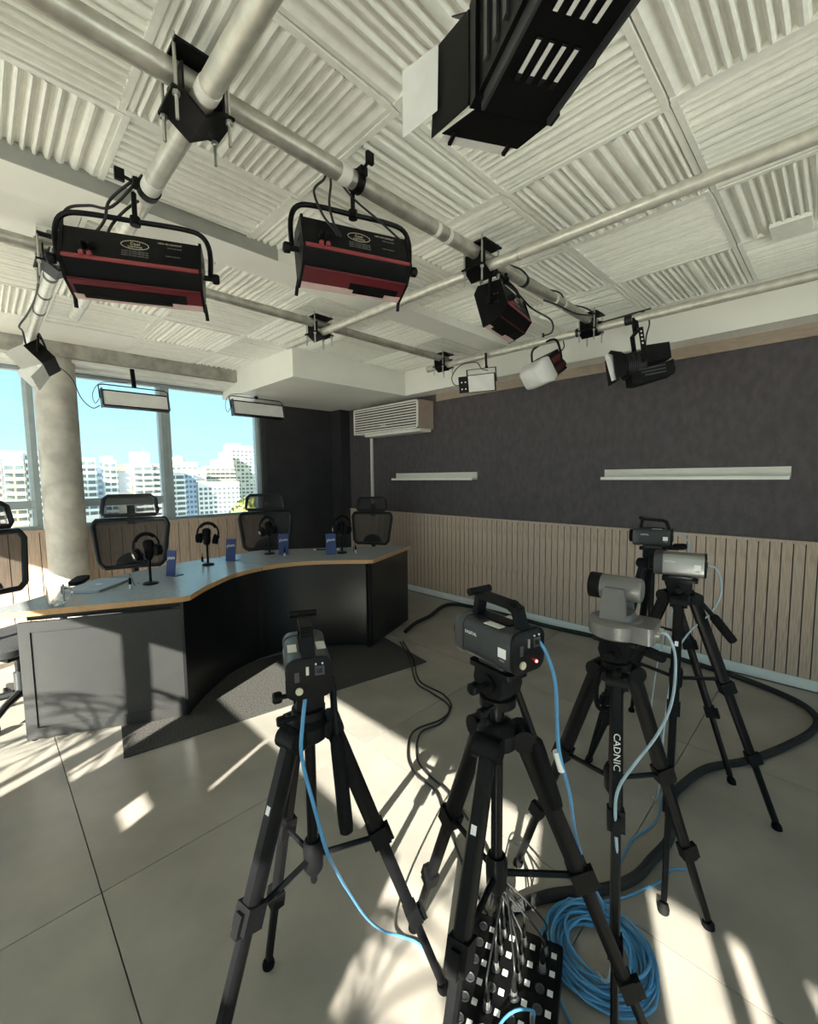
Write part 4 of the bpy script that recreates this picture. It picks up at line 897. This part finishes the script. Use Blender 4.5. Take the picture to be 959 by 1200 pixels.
# ------------------------------------------------------------------ cables and the connector box on the floor
def cord(name, label, pts, r, m, sm=6, n=8, cat='cable', group=None, plugs=()):
    o = pts[0]; ob = tag(MB().tube(pts, r, n=n, smooth=sm).build(name, m, org=o), label, cat, group)
    for p, q, mm in plugs: MB().cyl(V(p)-V(o), V(q)-V(o), r*1.9, n=8).build('plug', mm, ob)
    return ob
fl = lambda P, z: [(x, y, z) for x, y in P]
cord('network_cable', 'blue network cable hanging from the foremost left camera to the floor',
     [(.493, .822, 1.085), (.482, .806, 1.055), (.462, .797, .968), (.452, .786, .90), (.468, .766, .784), (.486, .752, .684), (.545, .80, .56), (.617, .868, .42), (.735, .94, .19), (.825, .965, .05)]+fl([(.878, .945), (.903, .885), (.892, .80), (.86, .712), (.82, .66)], .0055), .0042, M['blue'], plugs=[((.496, .826, 1.088), (.490, .816, 1.075), M['camrear'])])
cord('network_cable', 'blue network cable hanging from the camera with the red lamp to the blue coil',
     [(.818, .438, 1.150), (.838, .430, 1.118), (.862, .421, 1.05), (.868, .417, .95), (.868, .410, .884), (.90, .40, .78), (1.0, .425, .594), (1.15, .445, .36), (1.33, .475, .12), (1.37, .50, .05)], .0042, M['blue'],
     plugs=[((.866, .418, .89), (.875, .408, .845), M['white'])])
cord('video_cable', 'pale blue cable looping from the back of the round grey camera',
     [(1.346, .352, 1.045), (1.36, .33, 1.04), (1.392, .316, .968), (1.352, .31, .862), (1.285, .325, .785), (1.21, .36, .715), (1.155, .382, .66), (1.150, .385, .57), (1.142, .37, .40), (1.16, .39, .10), (1.20, .44, .03)], .0042, M['lblue'])
cord('video_cable', 'pale cable looping behind the silvery camera down its tripod',
     [(2.015, .36, 1.135), (2.055, .335, 1.115), (2.075, .322, 1.035), (2.058, .343, .947), (2.05, .42, .838), (2.06, .47, .70), (2.07, .50, .40), (2.09, .52, .05), (2.12, .55, .006)], .0036, M['lblue'])
cord('video_cable', 'thin pale cable drooping behind the rearmost camera',
     [(2.515, .60, 1.18), (2.56, .565, 1.172), (2.592, .548, 1.12), (2.60, .56, 1.0), (2.58, .60, .80), (2.56, .66, .5), (2.57, .70, .1), (2.62, .74, .006)], .0034, M['lblue'])
cord('network_cable', 'bright cyan cable on the floor running from the coil past the black sleeve', fl([(1.40, .56), (1.52, .475), (1.606, .433), (1.678, .40), (1.76, .385), (1.80, .345)], .0055), .0042, M['blue'])
cord('video_cable', 'pale blue cable curving on the floor beside the black sleeve', fl([(1.66, .53), (1.727, .535), (1.808, .535), (1.94, .50), (2.04, .50), (2.16, .52), (2.23, .50)], .0048), .004, M['blue'])
cord('power_cable', 'black cable winding from the desk to the connector box, left strand', fl([(2.608, 2.75), (2.40, 2.42), (2.16, 2.119), (2.123, 1.939), (2.088, 1.764), (2.017, 1.69), (1.904, 1.67), (1.713, 1.703), (1.541, 1.579), (1.46, 1.443), (1.441, 1.294), (1.35, 1.153), (1.214, .94), (1.13, .78)], .0095), .0055, M['cable'])
cord('power_cable', 'black cable winding from the desk to the connector box, right strand', fl([(2.63, 2.74), (2.43, 2.41), (2.19, 2.11), (2.16, 1.86), (2.075, 1.72), (1.89, 1.645), (1.735, 1.665), (1.575, 1.545), (1.51, 1.43), (1.48, 1.26), (1.43, 1.12), (1.335, .92), (1.18, .775)], .0095), .0055, M['cable'])
cord('cable_sleeve', 'thick black braided cable sleeve along the wall, looping back to the connector box',
     fl([(1.13, .745), (1.20, .725), (1.321, .665), (1.42, .59), (1.505, .52), (1.62, .465), (1.741, .445), (1.88, .425), (2.019, .445), (2.15, .48), (2.278, .467), (2.504, .407), (2.733, .264), (3.072, .12), (3.30, .05), (3.48, .04), (3.633, .114), (3.75, .295), (3.83, .555), (3.89, .99), (3.90, 1.521), (3.86, 1.968), (3.88, 2.387), (3.86, 2.90), (3.78, 3.12), (3.60, 3.13), (3.30, 3.02), (3.05, 2.98), (2.80, 2.88)], .0195), .0185, M['sleeve'], sm=8, n=10)
R = random.Random(5); P = []
for k in range(16*18+1):
    a_ = 2*PI*k/18; ring = k/18; rr = .118+.032*math.sin(ring*2.4)+R.uniform(-.004, .004)
    P.append((1.272+.008*math.sin(ring*1.7)+rr*math.cos(a_)*1.0, .465+.008*math.cos(ring*2.1)+rr*math.sin(a_)*1.08, .008+.0032*ring*(.55+.45*math.sin(a_*1.0+ring))+R.uniform(0, .003)))
P += [(1.36, .60, .03), (1.20, .62, .012), (1.08, .50, .006), (1.02, .40, .006)]
cord('cable_coil', 'coiled bundle of blue network cable on the floor by the lettered tripod', P, .0043, M['blue'], sm=2, n=6, cat='cable coil')
# connector box
ux, uy = V((-.935, -.354, 0)), V((.354, -.935, 0)); bz = V((.892, .566, 0))
t = thing('connector_box', 'black audio connector box with white labels on the floor between the tripods', 'connector box', bz, (0, 0, math.atan2(ux.y, ux.x)))
MB().loft([[V((x*k, y*k, z)) for x, y in rrect(.50, .265, .008)] for z, k in ((.004, 1), (.062, 1), (.066, .99))]).build('case', M['blackp'], t)
MB().slab(rrect(.486, .252, .006), .0662, .069).build('front_panel', M['black'], t)
cn = MB().lathe([(.0125, 0), (.0135, .003), (.0115, .004), (.009, .002)], n=14).mesh('socket', M['dgrey']); lb_ = MB().slab(rrect(.016, .015, .001), 0, .0012).mesh('label', M['white'])
for i in range(9):
    for j in range(4):
        y = -.092+j*.062
        o = bpy.data.objects.new('socket', cn); C.objects.link(o); o.parent = t; o.location = (-.205+i*.051, y-.012, .0688)
        o = bpy.data.objects.new('label', lb_); C.objects.link(o); o.parent = t; o.location = (-.205+i*.051, y+.015, .0688)
for s in (-1, 1): MB().tube([(s*.252, -.05, .03), (s*.268, -.05, .03), (s*.268, .05, .03), (s*.252, .05, .03)], .005, n=6).build('carry_handle', M['black'], t)
Rz = Matrix.Rotation(math.atan2(ux.y, ux.x), 3, 'Z')
def boxp(x, y, z): return Rz @ V((x, y, z))+bz
ORD = ['first', 'second', 'third', 'fourth', 'fifth', 'sixth', 'seventh', 'eighth', 'ninth', 'tenth']
sh_ = MB().lathe([(.0088, 0), (.0088, .022), (.0082, .024)], n=12).mesh('plug_shell', M['steel']); bt_ = MB().lathe([(.0078, .023), (.0070, .05), (.004, .066)], n=12).mesh('plug_boot', M['grip'])
for k, (i, j) in enumerate(((0, 1), (0, 2), (0, 3), (1, 1), (1, 2), (1, 3), (2, 1), (2, 2), (3, 2), (4, 1))):
    p = boxp(-.205+i*.051, -.092+j*.062-.012, .0705); q = p+V((0, 0, .062)); a_ = 2*PI*k/10
    top_ = V((1.10+.022*math.cos(a_), .715+.022*math.sin(a_), .19+.008*(k % 3)))
    o = cord('audio_cable', 'black audio cable rising from the connector box, %s from its far end' % ORD[k], [q, q+V((0, 0, .035)), q*.5+top_*.5+V((0, 0, .03)), top_, top_+V((.02, .02, -.08)), (1.145+.016*math.cos(a_), .765+.016*math.sin(a_), .03+.002*k)], .0030, M['cable'], group='black audio cables rising from the connector box')
    for me, nm in ((sh_, 'plug_shell'), (bt_, 'plug_boot')):
        c = bpy.data.objects.new(nm, me); C.objects.link(c); c.parent = o; c.location = p-q
for k in range(5):
    a_ = boxp(-.01+.05*k, .075+.004*(k % 2), .0705); b_ = boxp(.03+.03*k, .01, .105); c_ = boxp(.20+.012*k, -.05+.014*k, .090); d_ = boxp(.31, -.10+.02*k, .012)
    cord('patch_cable', 'cyan patch cable lying across the connector box, %s from its far end' % ORD[k], [a_, a_+V((0, 0, .045)), b_, c_, d_], .0035, M['blue'], group='cyan patch cables across the connector box', plugs=[(a_, a_+V((0, 0, .035)), M['steel'])])
# leads of the overhead lights
cord('light_lead', 'black lead looping left of the left tube light', [(.505, 1.87, 2.61), (.42, 1.95, 2.50), (.36, 2.0, 2.50), (.30, 2.03, 2.48), (.278, 2.03, 2.42), (.298, 1.99, 2.33), (.32, 1.965, 2.275)], .005, M['cable'])
cord('light_lead', 'black lead hanging in front of the left tube light yoke', [(.49, 1.88, 2.60), (.41, 1.93, 2.51), (.384, 1.92, 2.42), (.33, 1.95, 2.34), (.30, 1.965, 2.30), (.325, 1.955, 2.255)], .005, M['cable'])
cord('light_lead', 'black lead running down the ribbed pipe to the left tube light', [(.555, 1.42, 2.61), (.555, 1.60, 2.605), (.56, 1.78, 2.60), (.545, 1.90, 2.585), (.46, 1.94, 2.50), (.40, 1.93, 2.40), (.405, 1.90, 2.34), (.44, 1.868, 2.30)], .005, M['cable'])
cord('light_lead', 'black lead curling from the long pipe to the middle tube light', [(1.0, 1.425, 2.66), (.985, 1.41, 2.60), (.95, 1.43, 2.55), (.965, 1.40, 2.46), (.985, 1.36, 2.40), (.99, 1.345, 2.375)], .0045, M['cable'])
cord('light_lead', 'straight black lead dropping from the long pipe to the middle tube light', [(1.01, 1.422, 2.66), (1.005, 1.40, 2.59), (.985, 1.385, 2.50), (.985, 1.36, 2.42), (1.0, 1.34, 2.375)], .0045, M['cable'])
cord('light_lead', 'black lead stretched from the long pipe to the right end of the middle tube light', [(1.02, 1.42, 2.655), (1.10, 1.40, 2.58), (1.19, 1.34, 2.50), (1.245, 1.285, 2.43)], .004, M['cable'])
cord('power_cable', 'black cable taped along the top of the long pipe, near stretch', [(.60, 1.40, 2.672), (.80, 1.405, 2.672), (1.0, 1.42, 2.668)], .006, M['cable'])
cord('power_cable', 'black cable taped along the top of the long pipe, far stretch', [(1.02, 1.425, 2.668), (1.25, 1.40, 2.675), (1.50, 1.42, 2.665), (1.75, 1.40, 2.672), (1.86, 1.41, 2.668)], .006, M['cable'])
cord('light_lead', 'black lead hanging in a bow beside the boxy tube light', [(2.12, 1.42, 2.60), (2.22, 1.35, 2.52), (2.24, 1.27, 2.42), (2.33, 1.20, 2.36), (2.35, 1.20, 2.30), (2.31, 1.24, 2.275)], .005, M['cable'])
cord('power_cable', 'black cable wrapped along the far end of the long pipe', [(2.10, 1.41, 2.665), (2.30, 1.37, 2.675), (2.55, 1.41, 2.662), (2.75, 1.36, 2.672), (2.95, 1.40, 2.668), (3.10, 1.34, 2.66), (3.16, 1.30, 2.62), (2.95, 1.33, 2.58), (2.70, 1.36, 2.585), (2.62, 1.40, 2.60)], .0055, M['cable'])
cord('light_lead', 'black lead falling from the bulkhead pipe to the red vented soft light', [(3.31, 1.62, 2.60), (3.335, 1.60, 2.50), (3.33, 1.64, 2.44), (3.37, 1.60, 2.37), (3.36, 1.66, 2.31)], .005, M['cable'])
cord('light_lead', 'black lead beside the yoke of the big spotlight', [(3.30, 1.16, 2.60), (3.315, 1.03, 2.605), (3.36, 1.0, 2.54), (3.37, 1.02, 2.45), (3.36, 1.02, 2.36)], .005, M['cable'])
cord('power_cable', 'black cable lying on the bulkhead pipe above the big spotlight', [(3.32, 1.30, 2.605), (3.32, 1.20, 2.606), (3.315, 1.08, 2.61), (3.315, .98, 2.612)], .006, M['cable'])
cord('light_lead', 'black lead bound along the banded pipe to the light with white flaps', [(.32, 2.72, 2.60), (.305, 3.0, 2.58), (.318, 3.4, 2.575), (.30, 3.75, 2.56), (.27, 3.95, 2.53), (.30, 4.15, 2.55), (.32, 4.28, 2.50), (.34, 4.36, 2.43)], .006, M['cable'])
cord('light_lead', 'black lead sagging from the beam past the column to the middle soft light', [(.42, 4.45, 2.42), (.55, 4.75, 2.46), (.66, 4.9, 2.40), (.72, 4.92, 2.24), (.80, 4.93, 2.16), (.86, 4.93, 2.19)], .004, M['cable'])
# ------------------------------------------------------------------ palms on the terrace outside the left windows; their fronds dapple the sunlight
def palm(label, x, y, h, seed, n):
    R = random.Random(seed); t = thing('potted_palm', label, 'plant', (x, y, -.06))
    MB().lathe([(.16, 0), (.22, .30), (.24, .42), (.20, .42), (.19, .36)], n=20).build('pot', M['concrete'], t)
    MB().tube([(0, 0, .36), (.03, .02, h*.5), (0, 0, h)], lambda f: .05-.025*f, n=8, smooth=3).build('trunk', M['bark'], t)
    for k in range(n):
        a = 2*PI*k/n+R.uniform(-.2, .2); L = R.uniform(.55, .8); up = R.uniform(.35, .9); d = V((math.cos(a), math.sin(a), 0)); m = MB(); P = []
        for i in range(9):
            f = i/8; P.append(V((0, 0, h))+d*L*f+V((0, 0, L*up*f-L*.9*f*f)))
        m.tube(P, .007, n=5)
        for i in range(2, 9):
            for s in (-1, 1):
                w_ = V((-d.y, d.x, 0))*s; q = P[i]; e = q+w_*.20*(1-.5*i/9)+d*.10-V((0, 0, .06)); m.add([q-d*.018, q+d*.018, e], [(0, 1, 2)])
        m.build('frond', M['leaf'], t)
palm('potted palm on the terrace outside the left windows, facing the desk', -4.2, 1.0, 2.5, 11, 9)
palm('potted palm on the terrace outside the left windows, facing the tripods', -4.35, -1.35, 2.72, 12, 9)
print('objects', len(C.objects))
